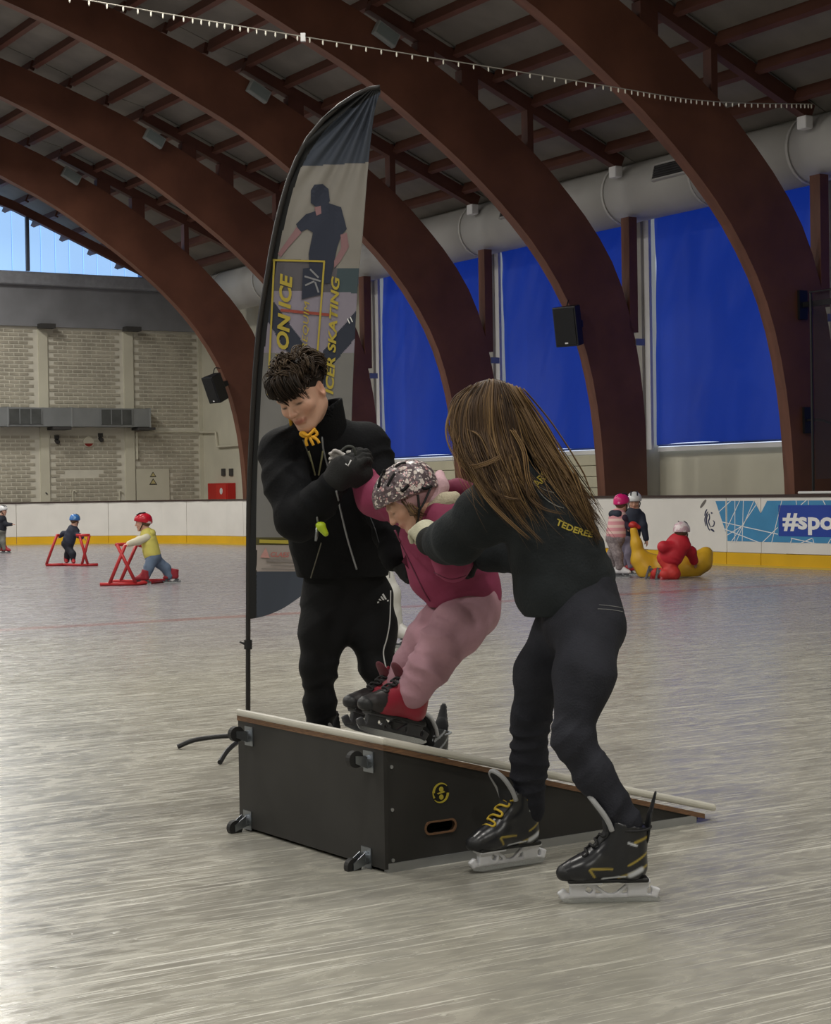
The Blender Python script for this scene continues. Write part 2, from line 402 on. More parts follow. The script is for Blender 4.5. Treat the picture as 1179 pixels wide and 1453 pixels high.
# ---------------------------------------------------------------- walls
m_cream = M('cream_wall', '#c4c0ae', .7, var=.05, vscale=1.2)
m_wallgrey = M('upper_wall_grey', '#7f8084', .8, var=.12, vscale=1.0)
wr = empty('wall_right', (0, 0, 0), ANG, 'cream side wall behind the curtains and arches', 'wall', kind='structure')
a = MB(); a.box((NWALL, -10, 0), (NWALL + .2, SWALL + .2, 7.6)); a.build('wall_face', m_cream, wr)
wl = empty('wall_left', (0, 0, 0), ANG, 'side wall outside the view', 'wall', kind='structure')
a = MB(); a.box((2 * NC - NWALL - .2, -10, 0), (2 * NC - NWALL, SWALL + .2, 7.6)); a.build('wall_face', m_cream, wl)
wb = empty('wall_back', (0, 0, 0), ANG, 'wall behind the viewer', 'wall', kind='structure')
a = MB(); a.box((2 * NC - NWALL, -10.2, 0), (NWALL, -10, 11.8)); a.build('wall_face', m_cream, wb)
we = empty('wall_end', (0, 0, 0), ANG, 'painted brick end wall with smooth piers', 'wall', kind='structure')
ZB, ZW0 = 5.73, 7.15                        # top of the bricks, sill of the gable window
m_mort = M('mortar_pale', '#ccc8ba', .8, var=.05, vscale=3)
a = MB(); a.box((2 * NC - NWALL, SWALL, 0), (NWALL, SWALL + .25, ZB)); a.build('wall_face', m_mort, we)
a = MB(); a.box((2 * NC - NWALL, SWALL - .12, ZB), (NWALL, SWALL + .25, ZW0 - .35)); a.build('concrete_band', m_wallgrey, we)
a = MB(); a.box((2 * NC - NWALL, SWALL - .35, ZW0 - .35), (NWALL, SWALL + .25, ZW0)); bevel(a.build('window_ledge', M('ledge_grey', '#8e9096', .7, var=.1), we), .05)
# piers
for x0, x1 in ((55.5, 68), (176, 189)):
    n0, n1 = Bs(x0, 580, SWALL)[0], Bs(x1, 580, SWALL)[0]
    a = MB(); a.box((n0, SWALL - .06, 1.0), (n1, SWALL + .05, ZB + (.0))); a.build('pier', m_cream, we)
    a = MB(); a.box((n0 - .05, SWALL - .4, ZB - .06), (n1 + .12, SWALL - .1, ZB + .06)); a.build('bracket', M('bracket_dark', '#3c3b3a', .6), we)
n0 = Bs(282, 600, SWALL)[0]
a = MB(); a.box((n0, SWALL - .05, 1.0), (NWALL, SWALL + .05, ZB)); a.build('pier', m_cream, we)
# bricks: the largest-looking 300 singly, the rest as one part
m_brick = M('brick_grey', '#a39d8e', .8, var=.18, vscale=2.5)
bxs = []
piers = [(Bs(55, 580, SWALL)[0] - .02, Bs(68.5, 580, SWALL)[0] + .02), (Bs(175.5, 580, SWALL)[0] - .02, Bs(189.5, 580, SWALL)[0] + .02), (n0, 30)]
plain = [(Bs(192, 690, SWALL)[0], Bs(240, 690, SWALL)[0], 0, 1.95), (Bs(90, 690, SWALL)[0], Bs(147, 690, SWALL)[0], 1.72, 1.98), (14, 21, 2.85, 3.12)]
ch, bl = .104, .27
row = 0; z = 1.0
while z < ZB - .08:
    n = 13.2 + (row % 2) * bl / 2
    while n < n0:
        c = n + bl / 2; cz = z + ch / 2
        if not any(p0 < c + .1 and c - .1 < p1 for p0, p1 in piers) and not any(p0 < c < p1 and q0 < cz < q1 for p0, p1, q0, q1 in plain): bxs.append((n, z))
        n += bl
    z += ch; row += 1
bxs.sort(key=lambda q: abs(q[0] - 17.3) * .5 + abs(q[1] - 2.4))
bmesh_shared = MB().box((0, SWALL - .018, 0), (bl - .035, SWALL + .01, ch - .036)).mesh('brick'); bmesh_shared.materials.append(m_brick)
rest = MB(); rr = random.Random(5)
for i, (n, z) in enumerate(bxs):
    if i < 300: link('brick', bmesh_shared, None, we, loc=(n, rr.uniform(-.004, .004), z))
    else: rest.box((n, SWALL - .018, z), (n + bl - .035, SWALL + .01, z + ch - .036))
tag(rest.build('brickwork', m_brick, we), 'further courses of the brick wall', kind='stuff')
# gable window
win = empty('window_1', (0, 0, 0), ANG, 'arched gable window of pale blue translucent ribs', 'window', kind='structure')
m_pane = M('pane_daylight', '#9fc4ea', .4, emit='#9cc4f2', estr=1.0)
m_fr = M('window_frame_dark', '#3e4450', .5)
n = 12.2; st = .395
while n < 19.4:
    zt = roof_z(n + st / 2) - .02
    if zt > ZW0 + .1:
        a = MB(); a.add([(n + .012, SWALL + .02, ZW0), (n + st - .012, SWALL + .02, ZW0), (n + st - .012, SWALL + .02, roof_z(n + st) + .02), (n + .012, SWALL + .02, roof_z(n) + .02),
                         (n + .012, SWALL + .06, ZW0), (n + st - .012, SWALL + .06, ZW0), (n + st - .012, SWALL + .06, roof_z(n + st) + .02), (n + .012, SWALL + .06, roof_z(n) + .02)],
                        [(0, 1, 2, 3), (7, 6, 5, 4), (0, 4, 5, 1), (1, 5, 6, 2), (2, 6, 7, 3), (3, 7, 4, 0)])
        a.build('pane', m_pane, win)
    n += st
a = MB(); a.box((2 * NC - NWALL, SWALL + .08, ZW0 - .05), (NWALL + .1, SWALL + .12, 11.9)); a.build('rib_backing', M('rib_blue', '#5f86b8', .5, emit='#5f8cc8', estr=.35), win)
npost = Bs(37, 350, 43.4)[0]
edge = MB(); k = 0
pts = [(n_, roof_z(n_) - .52 - .0 * n_) for n_ in [19.3 - .5 * i for i in range(34)]]
for (na, za), (nb, zb) in zip(pts[:-1], pts[1:]): edge.prism([(na, za - .12), (nb, zb - .12), (nb, zb + .12), (na, za + .12)], lambda u, v_, t: (u, t, v_), 43.22, 43.38)
eg = empty('gable_rafter', (0, 0, 0), ANG, 'thin dark curved rafter crossing the pale blue gable window', 'beam')
edge.build('beam', m_steel, eg)
a = MB(); a.box((npost - .04, 43.25, ZW0 - .2), (npost + .04, 43.35, roof_z(npost) - .6)); a.build('post', m_fr, eg)

# ---------------------------------------------------------------- curtains, columns and windows of the side wall
def curtain_material():
    m = M('blue_curtain', '#203f96', .36, spec=.5, var=.08, vscale=.8, bump=.12, bscale=9)
    nt = m.node_tree; b = nt.nodes['Principled BSDF']; out = nt.nodes['Material Output']
    t = nt.nodes.new('ShaderNodeBsdfTranslucent'); t.inputs[0].default_value = lin('#2148b4')
    mx = nt.nodes.new('ShaderNodeMixShader'); mx.inputs[0].default_value = .30
    nt.links.new(b.outputs[0], mx.inputs[1]); nt.links.new(t.outputs[0], mx.inputs[2]); nt.links.new(mx.outputs[0], out.inputs['Surface']); return m
m_cur = curtain_material()
m_colm = M('column_grey', '#aaa79f', .6, var=.05, vscale=2)
m_day = M('window_daylight', '#dfe8f4', .4, emit='#dfeaf8', estr=.9)
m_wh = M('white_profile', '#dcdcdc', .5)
CS = [15.6, 20.5, 25.25, 30.1, 35.0, 39.85]
CURN = ['right edge of the view behind the far right arch', 'between the two rightmost arches above a cream wall', 'behind the long haired skater between two arches', 'behind the dark haired man beside the feather flag']
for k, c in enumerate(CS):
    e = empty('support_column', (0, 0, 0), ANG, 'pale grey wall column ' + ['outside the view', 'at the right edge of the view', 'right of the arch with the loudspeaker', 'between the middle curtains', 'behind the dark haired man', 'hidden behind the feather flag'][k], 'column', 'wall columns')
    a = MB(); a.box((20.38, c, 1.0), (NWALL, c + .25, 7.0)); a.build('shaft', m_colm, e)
    a = MB(); a.box((20.44, c - .15, 1.9), (20.5, c - .005, 6.3)); a.build('daylight_leak_strip', m_wh, e)  # white colour stands in for daylight leaking past the curtain edge
for k in range(4):
    sa, sb = CS[k] + .26, CS[k + 1] - .16
    wn = empty('window_%d' % (k + 2), (0, 0, 0), ANG, 'daylight window behind the blue curtain', 'window', kind='structure')
    a = MB(); a.box((20.68, sa - .0, 1.93), (20.74, sb + .1, 6.3)); a.build('pane', m_day, wn)
    a = MB(); a.box((20.58, sa, 1.86), (20.67, sb, 1.94)); a.build('window_sill', m_wh, wn)
    nu, nv = 60, 50; v = []; f = []; rr = random.Random(k)
    for j in range(nv + 1):
        for i in range(nu + 1):
            u, q = i / nu, j / nv; s = sa + (sb - sa) * u; z = 1.985 + .02 * math.sin(u * 9 + k) * (1 - q) + (6.28 - 1.985) * q
            p = Vector((s * 1.1, z * .35, k * 7.0)); wv = noise.noise(p * 1.1) * .05 + noise.noise(Vector((s * 2.2 + z * 1.1, z * .5, k))) * .05 * (.25 + q * q) + noise.noise(Vector((s * 5 + z * 2.2, z * .8, k + 3))) * .03 * (.15 + q * q)
            v.append((20.56 + wv * .9, s, z))
    for j in range(nv):
        for i in range(nu): f.append((j * (nu + 1) + i, j * (nu + 1) + i + 1, (j + 1) * (nu + 1) + i + 1, (j + 1) * (nu + 1) + i))
    cu = empty('blue_curtain', (0, 0, 0), ANG, 'large blue plastic window curtain ' + CURN[k], 'curtain', 'blue window curtains')
    o = MB().add(v, f).build('sheet', m_cur, cu, smooth=True)
    a = MB(); a.box((20.54, sa, 6.26), (20.6, sb, 6.32)); a.build('top_rail', m_wh, cu)
    a = MB(); a.cyl((20.56, sa + .05, 1.97), (20.56, sb - .05, 1.97), .018, 8); a.build('bottom_bar', M('bar_blue', '#27428c', .4), cu)
# horizontal cream boards below two curtains
m_clad = M('cladding_cream', '#bdb8a0', .6, var=.07, vscale=1.5)
for s_a, s_b in ((26.25, 30.05), (31.0, 34.9)):
    for i in range(5):
        a = MB(); z = 1.84 - i * .208; a.box((20.2 - rr.uniform(0, .02), s_a + rr.uniform(0, .05), z - .2), (20.6, s_b, z)); bevel(a.build('cladding_board', m_clad, wr), .012)
    for i in range(4):
        a = MB(); z = 1.84 - i * .208; a.box((20.25, s_a - .45, z - .2), (20.6, s_a - .02, z)); bevel(a.build('cladding_end', M('cladding_dull', '#8a8272', .7, var=.2, vscale=4), wr), .012)

# ---------------------------------------------------------------- air duct under the eaves
m_duct = M('duct_white', '#b9b8b4', .5, var=.06, vscale=.7)
DN, DZ, DR = 19.9, 6.47, .53
duct = empty('air_duct', (0, 0, 0), ANG, 'long round white ventilation duct under the eaves above the curtains', 'duct')
sj = 11.0; secs = []
while sj < 41.5: secs.append((sj, min(42.0, sj + 2.345))); sj += 2.345
for i, (a0, a1) in enumerate(secs):
    a = MB(); a.tube([(DN, a0 + .01, DZ), (DN, a1 - .01, DZ)], DR - (.012 if i % 2 else 0), 28); o = a.build('duct_section', m_duct, duct, smooth=True)
    o.data.polygons.foreach_set('use_smooth', [len(p.vertices) == 4 for p in o.data.polygons])
    a = MB(); a.tube([(DN, a1 - .025, DZ), (DN, a1 + .025, DZ)], DR + .012, 28); a.build('collar', m_duct, duct)
m_gr = M('grille_dark', '#2b2b2b', .5)
for s0_, s1_ in ((13.3, 14.2), (18.0, 18.9), (22.72, 23.62), (27.35, 28.25), (32.0, 32.9), (36.7, 37.6)):
    fr = MB(); nn_ = DN - DR
    t = math.radians(14); mt = Matrix.Translation((DN, 0, DZ)) @ Matrix.Rotation(t, 4, 'Y') @ Matrix.Translation((-DR - .005, 0, 0))
    fr.box((-.03, s0_ - .03, -.15), (.05, s1_ + .03, -.12), mt); fr.box((-.03, s0_ - .03, .12), (.05, s1_ + .03, .15), mt)
    fr.box((-.03, s0_ - .03, -.12), (.05, s0_, .12), mt); fr.box((-.03, s1_, -.12), (.05, s1_ + .03, .12), mt)
    fo = fr.build('grille_frame', m_duct, duct)
    q = MB(); q.box((-.012, s0_, -.12), (.05, s1_, .12), mt); q.build('grille', m_gr, fo)
    for i in range(5):
        z = -.09 + i * .045; q = MB(); q.box((-.026, s0_, z - .006), (-.012, s1_, z + .006), mt); q.build('louvre', M('louvre_grey', '#4a4a4a', .5), fo)
for k in range(len(SARCH)):                     # white caps where rafters meet the duct
    e = [o for o in bpy.data.objects if o.name.startswith('timber_arch')][k]
    a = MB(); a.box((19.22, -.1, 6.66), (19.38, .1, 6.86)); bevel(a.build('rafter_cap', m_wh, e), .02)
# grey floodlight boxes on the arches
for k, nm in ((3, 'rightmost'), (4, 'above the flag'), (5, 'over the left part of the roof'), (6, 'nearest the gable window')):
    e = empty('floodlight', BW(14.52, SARCH[k] - .22, 8.55), ANG, 'grey rectangular floodlight on the arch, ' + nm, 'floodlight', 'floodlights on the arches')
    r = Matrix.Rotation(math.radians(28), 4, 'Y')
    a = MB(); a.box((-.22, -.06, -.12), (.22, .06, .12), r); bevel(a.build('housing', M('flood_grey', '#8f9490', .5), e), .015)
    a = MB(); a.box((-.19, -.066, -.09), (.19, -.06, .09), r); a.build('glass', M('flood_glass', '#7c8684', .2), e)
    a = MB(); a.box((-.03, .05, -.03), (.03, .14, .03), r); a.build('bracket', m_steel, e)
# loudspeakers
m_blk = M('speaker_black', '#17181b', .45, var=.1); m_mesh = M('speaker_grille', '#0f1012', .7, bump=.3, bscale=300)
def speaker(n, z, s, tilt, turn, label, w=.46, h=.68, d=.34):
    e = empty('loudspeaker', BW(n, s, z), ANG, label, 'loudspeaker', 'loudspeakers on the arches')
    r = Matrix.Rotation(math.radians(turn), 4, 'Z') @ Matrix.Rotation(math.radians(tilt), 4, 'Y')
    a = MB(); pf = [(-d, -w / 2), (-d, w / 2), (0, w / 2 - .1), (0, -w / 2 + .1)]
    a.prism(pf, lambda u, v_, t: r @ Vector((u, v_, t)), -h / 2, h / 2); bevel(a.build('cabinet', m_blk, e), .015)
    a = MB(); a.box((-d - .012, -w / 2 + .03, -h / 2 + .03), (-d + .001, w / 2 - .03, h / 2 - .03), r); bevel(a.build('front_grille', m_mesh, e), .01)
    a = MB(); a.box((-d - .014, -.03, -h / 2 + .05), (-d - .011, .03, -h / 2 + .075), r); a.build('badge', m_wh, e)
    a = MB(); a.box((-.02, -.05, -.06), (.17, .05, .06), r); a.build('wall_bracket', m_blk, e)
    a = MB(); a.tube(cat_rom([r @ Vector((-.05, .1, h / 2)), r @ Vector((.05, .1, h / 2 + .1)), r @ Vector((.16, .05, h / 2 + .05))], 6), .012, 6); a.build('cable', m_blk, e)
speaker(18.24, 4.03, 24.40, -10, 22, 'black loudspeaker mounted on the arch in front of the middle curtain')
speaker(18.22, 3.82, 38.55, -22, 12, 'black tilted loudspeaker on the left arch near the brick wall', .44, .66, .36)
# string of small lights
SST = 19.62                                   # strung straight across the hall just before the far right arch
def on_s(x, y): n_, z_ = Bs(x, y, SST); return BW(n_, SST, z_)
cp = [BW(-6.0, SST, 7.7), BW(1.5, SST, 7.25), on_s(140, 3), on_s(430, 52), on_s(825, 116), on_s(1000, 143), BW(19.2, SST, 6.98)]
pb = cp[3].copy()
e = empty('string_lights', pb, 0, 'thin wire of tiny clear bulbs strung below the roof across the arches', 'string lights')
path = [p - pb for p in cat_rom(cp, 10)]
a = MB(); a.tube(path, .008, 5); a.build('wire', M('wire_pale', '#a8a49a', .5), e)
bl_ = MB(); bl_.tube([(0, 0, .03), (0, 0, .015), (0, 0, -.02), (0, 0, -.035)], [.006, .011, .011, .004], 6); blm = bl_.mesh('bulb'); blm.materials.append(M('bulb_clear', '#e8e4d6', .2, emit='#fff6e0', estr=.0))
for i in range(len(path) - 1):
    for q in (.25, .75): link('bulb', blm, None, e, loc=path[i].lerp(path[i + 1], q) + Vector((0, 0, -.03)))
a = MB(); a.box((-.03, -.03, -.06), (.03, .03, .04)); a.build('clip', m_wh, e)
# brackets and net by the far right arch
e = empty('steel_bracket', BW(19.05, 19.79, 3.95), ANG, 'black steel bracket with long arm on the far right arch', 'bracket')
a = MB(); a.box((-.06, -.05, -.22), (.1, 0, .22)); a.build('plate', m_blk, e)
a = MB(); a.box((0, -1.6, -.04), (.07, -.05, .04)); a.build('arm', m_blk, e)
e = empty('steel_bracket', BW(19.12, 19.79, 2.2), ANG, 'small black bracket low on the far right arch', 'bracket')
a = MB(); a.box((-.06, -.05, -.2), (.1, 0, .2)); a.build('plate', m_blk, e)
a = MB(); a.tube(cat_rom([(0, -.05, 0), (.1, -.3, -.02), (.3, -.5, -.2), (.45, -.6, -.6), (.4, -.6, -1.1)], 5), .02, 6); a.build('cable', m_blk, e)
mt = bpy.data.materials.new('dark_net'); mt.use_nodes = True; nt = mt.node_tree; b = nt.nodes['Principled BSDF']; b.inputs['Base Color'].default_value = lin('#1c1620'); b.inputs['Alpha'].default_value = .5; b.inputs['Roughness'].default_value = .9
e = empty('safety_net', (0, 0, 0), ANG, 'dark see through safety net hanging above the #spo banner', 'net')
v = []; f = []
for i in range(31):
    s = 18.9 - i * .15
    for z in (1.3, 2.2, 3.2, 4.0): v.append((18.45 + .03 * math.sin(i * 1.3), s, z + (.06 * math.sin(i * .5) if z > 3.9 else 0)))
for i in range(30):
    for j in range(3): f.append((4 * i + j, 4 * i + j + 1, 4 * i + 5 + j, 4 * i + 4 + j))
MB().add(v, f).build('net_sheet', mt, e, smooth=True)
a = MB(); a.cyl((18.45, 18.95, 1.12), (18.45, 18.95, 4.05), .02, 8); a.build('net_pole', m_blk, e)
a = MB(); a.cyl((18.42, 14.3, 4.03), (18.42, 18.95, 4.03), .012, 6); a.build('top_wire', m_blk, e)
e = empty('white_tube', BW(18.16, 18.6, 1.105), ANG, 'short white tube lying on the dark cap rail at the right edge', 'tube')
a = MB(); a.cyl((0, -1.2, 0), (0, .35, 0), .02, 8); a.build('tube', m_wh, e)

# ---------------------------------------------------------------- things on the brick wall
m_galv = M('galvanised', '#86898a', .45, metal=.3, var=.06, vscale=2)
e = empty('ventilation_box', (0, 0, 0), ANG, 'long grey metal ventilation box with dark grilles on the brick wall', 'ventilation duct')
n_end = Bs(213, 590, SWALL - .5)[0]
cuts = [12.5, Bs(11, 590, SWALL - .5)[0], Bs(102, 590, SWALL - .5)[0], n_end]
for c0, c1 in zip(cuts[:-1], cuts[1:]):
    a = MB(); a.box((c0 + .01, SWALL - .5, 3.06), (c1 - .01, SWALL, 3.56)); bevel(a.build('duct_section', m_galv, e), .008)
    a = MB(); a.box((c1 - .02, SWALL - .515, 3.05), (c1 + .02, SWALL, 3.575)); a.build('flange', M('flange', '#9a9d9e', .4, metal=.4), e)
for x0, x1 in ((12, 59), (143, 187)):
    n0, n1 = Bs(x0, 590, SWALL - .5)[0], Bs(x1, 590, SWALL - .5)[0]
    a = MB(); a.box((n0, SWALL - .52, 3.12), (n1, SWALL - .5, 3.52)); g = a.build('grille', M('grille_grey', '#4b4d4c', .6, var=.2, vscale=3), e)
    for i in range(4):
        q = MB(); n_ = n0 + (n1 - n0) * i / 3; q.box((n_ - .012, SWALL - .53, 3.12), (n_ + .012, SWALL - .519, 3.52)); q.build('grille_bar', m_galv, g)
for n_ in (16.2, 18.6):
    a = MB(); a.box((n_, SWALL - .55, 2.98), (n_ + .5, SWALL, 3.05)); a.build('support', M('bracket_dark'), e)
e = empty('electrical_panel', (0, 0, 0), ANG, 'flat cream electrical cover with two warning triangles on the brick wall', 'panel')
n0, n1 = Bs(193, 690, SWALL)[0], Bs(240, 690, SWALL)[0]
a = MB(); a.box((n0, SWALL - .04, 1.0), (n1, SWALL, 1.93)); bevel(a.build('cover', m_cream, e), .01)
nm_ = (n0 + n1) / 2
for zc, r_ in ((1.56, .12), (1.76, .1)):
    a = MB(); a.prism([(nm_ - r_, zc - r_ * .6), (nm_ + r_, zc - r_ * .6), (nm_, zc + r_ * .9)], lambda u, v_, t: (u, SWALL - t, v_), .041, .044); tr = a.build('warning_triangle', M('print_dark', '#4a463c', .6), e)
    r2 = r_ * .62; a = MB(); a.prism([(nm_ - r2, zc - r2 * .55), (nm_ + r2, zc - r2 * .55), (nm_, zc + r2 * .9)], lambda u, v_, t: (u, SWALL - t, v_), .044, .046); a.build('triangle_fill', M('warn_yellow', '#b9ad7a', .6), tr)
for x, y, lab in ((80, 625, 'left of the round sign'), (142, 622, 'right of the round sign')):
    n_, z_ = Bs(x, y, SWALL)
    e = empty('emergency_light', BW(n_, SWALL - .06, z_), ANG, 'small dark spotlight on the brick wall, ' + lab, 'spotlight')
    a = MB(); a.cyl((0, .06, 0), (0, -.06, -.05), .06, 10); a.build('head', M('bracket_dark'), e)
    a = MB(); a.box((-.06, .0, .04), (.06, .06, .14)); a.build('base', M('bracket_dark'), e)
n_, z_ = Bs(125, 627, SWALL)
e = empty('round_sign', BW(n_, SWALL - .03, z_), ANG, 'small round white sign with red lower part on the brick wall', 'sign')
a = MB(); a.cyl((0, .03, 0), (0, -.02, 0), .15, 18); a.build('disc', m_cream, e)
a = MB(); a.prism([(.13 * math.cos(math.radians(t)), .13 * math.sin(math.radians(t))) for t in range(200, 341, 20)], lambda u, v_, t: (u, -t, v_), .02, .024); a.build('red_part', M('sign_red', '#8c2a24', .5), e)
e = empty('fire_cabinet', BW(20.62, 43.75, 1.3), ANG, 'red fire hose cabinet on the cream wall by the left arch', 'cabinet')
a = MB(); a.box((-.13, -.62, -.3), (.13, .62, .2)); bevel(a.build('body', M('fire_red', '#b5201c', .4), e), .015)
a = MB(); a.box((-.145, -.58, -.26), (-.13, .05, .16)); a.build('door', M('fire_red2', '#c22a22', .4), e)
a = MB(); a.cyl((-.15, -.28, -.02), (-.13, -.28, -.02), .09, 14); a.build('white_symbol', m_wh, e)
for x, y, lab in ((318, 670, 'left one'), (329, 670, 'right one')):
    s_, z_ = Bn(x, y, NWALL); e = empty('socket_box', BW(NWALL - .03, s_, z_), ANG, 'small dark wall fitting above the red cabinet, ' + lab, 'fitting')
    a = MB(); a.box((-.02, -.1, -.1), (.03, .1, .1)); bevel(a.build('box', M('bracket_dark'), e), .01)
e = empty('conduit_pipe', (0, 0, 0), ANG, 'thin cream conduit pipe running along the wall below the ventilation box', 'pipe')
a = MB(); a.tube([(18.75, SWALL - .08, 2.2), (18.75, SWALL - .08, 2.93), (19.0, SWALL - .08, 2.95), (20.6, SWALL - .08, 2.95), (20.68, SWALL - .15, 2.93), (20.68, 44.2, 2.9), (20.68, 44.1, 2.5), (20.68, 40.4, 2.5)], .03, 8); a.build('pipe', m_cream, e)
for k, (x, y) in enumerate(((62, 700), (103, 697), (169, 697))):
    n_, z_ = Bs(x, y, SWALL); e = empty('hook', BW(n_, SWALL - .03, z_ - .15), ANG, 'small hook fixed to the brick wall above the boards, ' + ('leftmost', 'middle', 'rightmost')[k], 'hook', 'wall hooks')
    a = MB(); a.tube(cat_rom([(0, 0, -.2), (0, 0, .12), (.04, -.02, .16), (.08, -.03, .12)], 4), .02, 6); a.build('hook', M('bracket_dark') if k == 0 else m_cream, e)

# ================================================================== THE RAMP
RO = Vector((-.11, 5.73, 0)); E1 = Vector((1.12, .76, 0)).normalized(); E2 = Vector((-E1.y, E1.x, 0))
RANG = math.atan2(E1.y, E1.x); RL, RW, RH = 1.40, .98, .402
ramp = empty('skate_ramp', RO, RANG, 'dark plywood wedge ramp on casters with white sliding top standing on the ice', 'ramp')
def side_uv(x, y):
    r = ray(x, y); nrm = E2; t = (RO - Vector((0, 0, EYE))).dot(nrm) / r.dot(nrm); p = Vector((0, 0, EYE)) + r * t; return (p - RO).dot(E1), p.z
def back_uv(x, y):
    r = ray(x, y); nrm = E1; t = (RO - Vector((0, 0, EYE))).dot(nrm) / r.dot(nrm); p = Vector((0, 0, EYE)) + r * t; return (p - RO).dot(E2), p.z
m_film = M('film_ply', '#2e2d2c', .55, var=.12, vscale=5, spec=.3); m_ply = M('ply_edge', '#7a5a40', .6, col2='#5a4232', vscale=30, stretch=(1, 1, 12)); m_top = M('slide_top', '#c7c4bb', .35, var=.05)
m_alu = M('aluminium', '#a9abae', .35, metal=.8); m_chrome = M('caster_steel', '#8b9096', .3, metal=.9); m_rub = M('rubber', '#1c1c1d', .6)
def plate(outline, holes, fn, t0, t1, name, mat, parent):
    bm = bmesh.new(); eds = []
    for loop in [outline] + holes:
        vs = [bm.verts.new((a, b, 0)) for a, b in loop]
        for i in range(len(vs)): eds.append(bm.edges.new((vs[i], vs[(i + 1) % len(vs)])))
    bmesh.ops.triangle_fill(bm, use_beauty=True, edges=eds)
    r = bmesh.ops.extrude_face_region(bm, geom=list(bm.faces)); nv = {e for e in r['geom'] if isinstance(e, bmesh.types.BMVert)}
    for vv in bm.verts:
        vv.co = fn(vv.co.x, vv.co.y, t1 if vv in nv else t0)
    bmesh.ops.recalc_face_normals(bm, faces=bm.faces)
    me = bpy.data.meshes.new(name); bm.to_mesh(me); bm.free(); return link(name, me, mat, parent)
u0, v0 = side_uv(625, 1173); SW, SH = .058, .017
slot = [(u0 + SW * 0 + (SW - SH) * sx + SH * math.cos(a), v0 + SH * math.sin(a)) for sx, a in [(1, math.radians(t)) for t in range(-90, 91, 22)] + [(-1, math.radians(t)) for t in range(90, 271, 22)]]
side = [(0, .012), (RL - .03, .012), (RL - .03, .022), (0, RH)]
plate(side, [slot], lambda u, v_, t: Vector((u, t, v_)), 0, .015, 'side_panel', m_film, ramp)
plate(side, [], lambda u, v_, t: Vector((u, t, v_)), RW - .015, RW, 'side_panel', m_film, ramp)
slot2 = [(u0 + (a - u0) * 1.12, v0 + (b - v0) * 1.35) for a, b in slot]
plate(slot2, [slot], lambda u, v_, t: Vector((u, t, v_)), -.003, .012, 'handle_rim', m_ply, ramp)
a = MB(); a.box((-.012, -.004, .012), (.003, RW + .004, RH)); a.build('back_panel', m_film, ramp)
sl = math.atan2(RH - .015, RL)
def deck(z0, z1, x0=-.014, x1=RL): return [(x0, RH + z0 - x0 * 0), (x1, .012 + z0), (x1, .012 + z1), (x0, RH + z1)]
a = MB(); a.prism(deck(.0, .018), lambda u, v_, t: (u, t, v_), -.008, RW + .008); a.build('plywood_deck', m_ply, ramp)
a = MB(); a.prism(deck(.018, .046, -.02, RL + .06), lambda u, v_, t: (u, t, max(v_, .004)), -.012, RW + .012); bevel(a.build('sliding_top', m_top, ramp), .012, 3)
a = MB(); a.box((0, -.006, 0), (RL - .04, .02, .03)); a.build('aluminium_strip', m_alu, ramp)
a = MB(); a.box((0, RW - .02, 0), (RL - .04, RW + .006, .03)); a.build('aluminium_strip', m_alu, ramp)
for x, y in ((548, 1089), (549, 1150), (549, 1222)):
    u, z = side_uv(x, y); a = MB(); a.cyl((.02, -.005, z), (.02, .001, z), .006, 10); a.build('bolt', m_alu, ramp)
# casters on the tall end
for k, (x, y) in enumerate(((358, 1044), (528, 1080), (356, 1163), (525, 1216))):
    w_, z_ = back_uv(x, y); w_ = min(max(w_, .05), RW - .05)
    c = MB(); c.box((-.016, w_ - .03, z_ - .035), (-.012, w_ + .03, z_ + .035)); co = c.build('caster', m_chrome, ramp)
    f_ = MB(); sgn = 1 if k >= 2 else -.6
    f_.cyl((-.016, w_, z_), (-.03, w_, z_), .022, 14); co2 = f_.build('swivel', m_chrome, co)
    for q in (-1, 1):
        f_ = MB(); f_.prism([(-.03, z_ + .02), (-.03, z_ - .02), (-.075, z_ - .022 * sgn - .012), (-.075, z_ - .022 * sgn + .012)], lambda u, v_, t: (u, t, v_), w_ + q * .016 - .002, w_ + q * .016 + .002); f_.build('fork', m_chrome, co)
    f_ = MB(); f_.cyl((-.068, w_ - .012, z_ - .022 * sgn), (-.068, w_ + .012, z_ - .022 * sgn), .028, 18); f_.build('wheel', m_rub, co)
# round yellow emblem: two swirling arcs with a ball each
ue, ze = side_uv(625, 1125); m_yel = M('emblem_yellow', '#b0a13a', .5)
emb = MB().cyl((ue, -.0005, ze), (ue, .0005, ze), .034, 24).build('emblem', M('emblem_black', '#151515', .5), ramp)
def arc(a0, a1, r0, r1):
    n = 14; A = [math.radians(a0 + (a1 - a0) * i / n) for i in range(n + 1)]
    p = [(ue + r1 * math.cos(t), ze + r1 * math.sin(t)) for t in A] + [(ue + (r0 + (r1 - r0) * .75 * (i / n if a1 > a0 else i / n)) * math.cos(t), ze + (r0 + (r1 - r0) * .75 * i / n) * math.sin(t)) for i, t in reversed(list(enumerate(A)))]
    MB().prism(p, lambda u, v_, t: (u, -t, v_), .001, .002).build('swirl', m_yel, emb)
arc(175, 40, .024, .034); arc(-5, -140, .024, .034); arc(-150, -200, .026, .033)
for dx, dz in ((.002, .012), (.002, -.014)):
    MB().cyl((ue + dx, -.0025, ze + dz), (ue + dx, -.0005, ze + dz), .0085, 14).build('ball', m_yel, emb)
MB().prism([(ue - .016, ze + .0), (ue + .012, ze + .006), (ue + .018, ze + .001), (ue - .01, ze - .004)], lambda u, v_, t: (u, -t, v_), .001, .002).build('swirl', m_yel, emb)

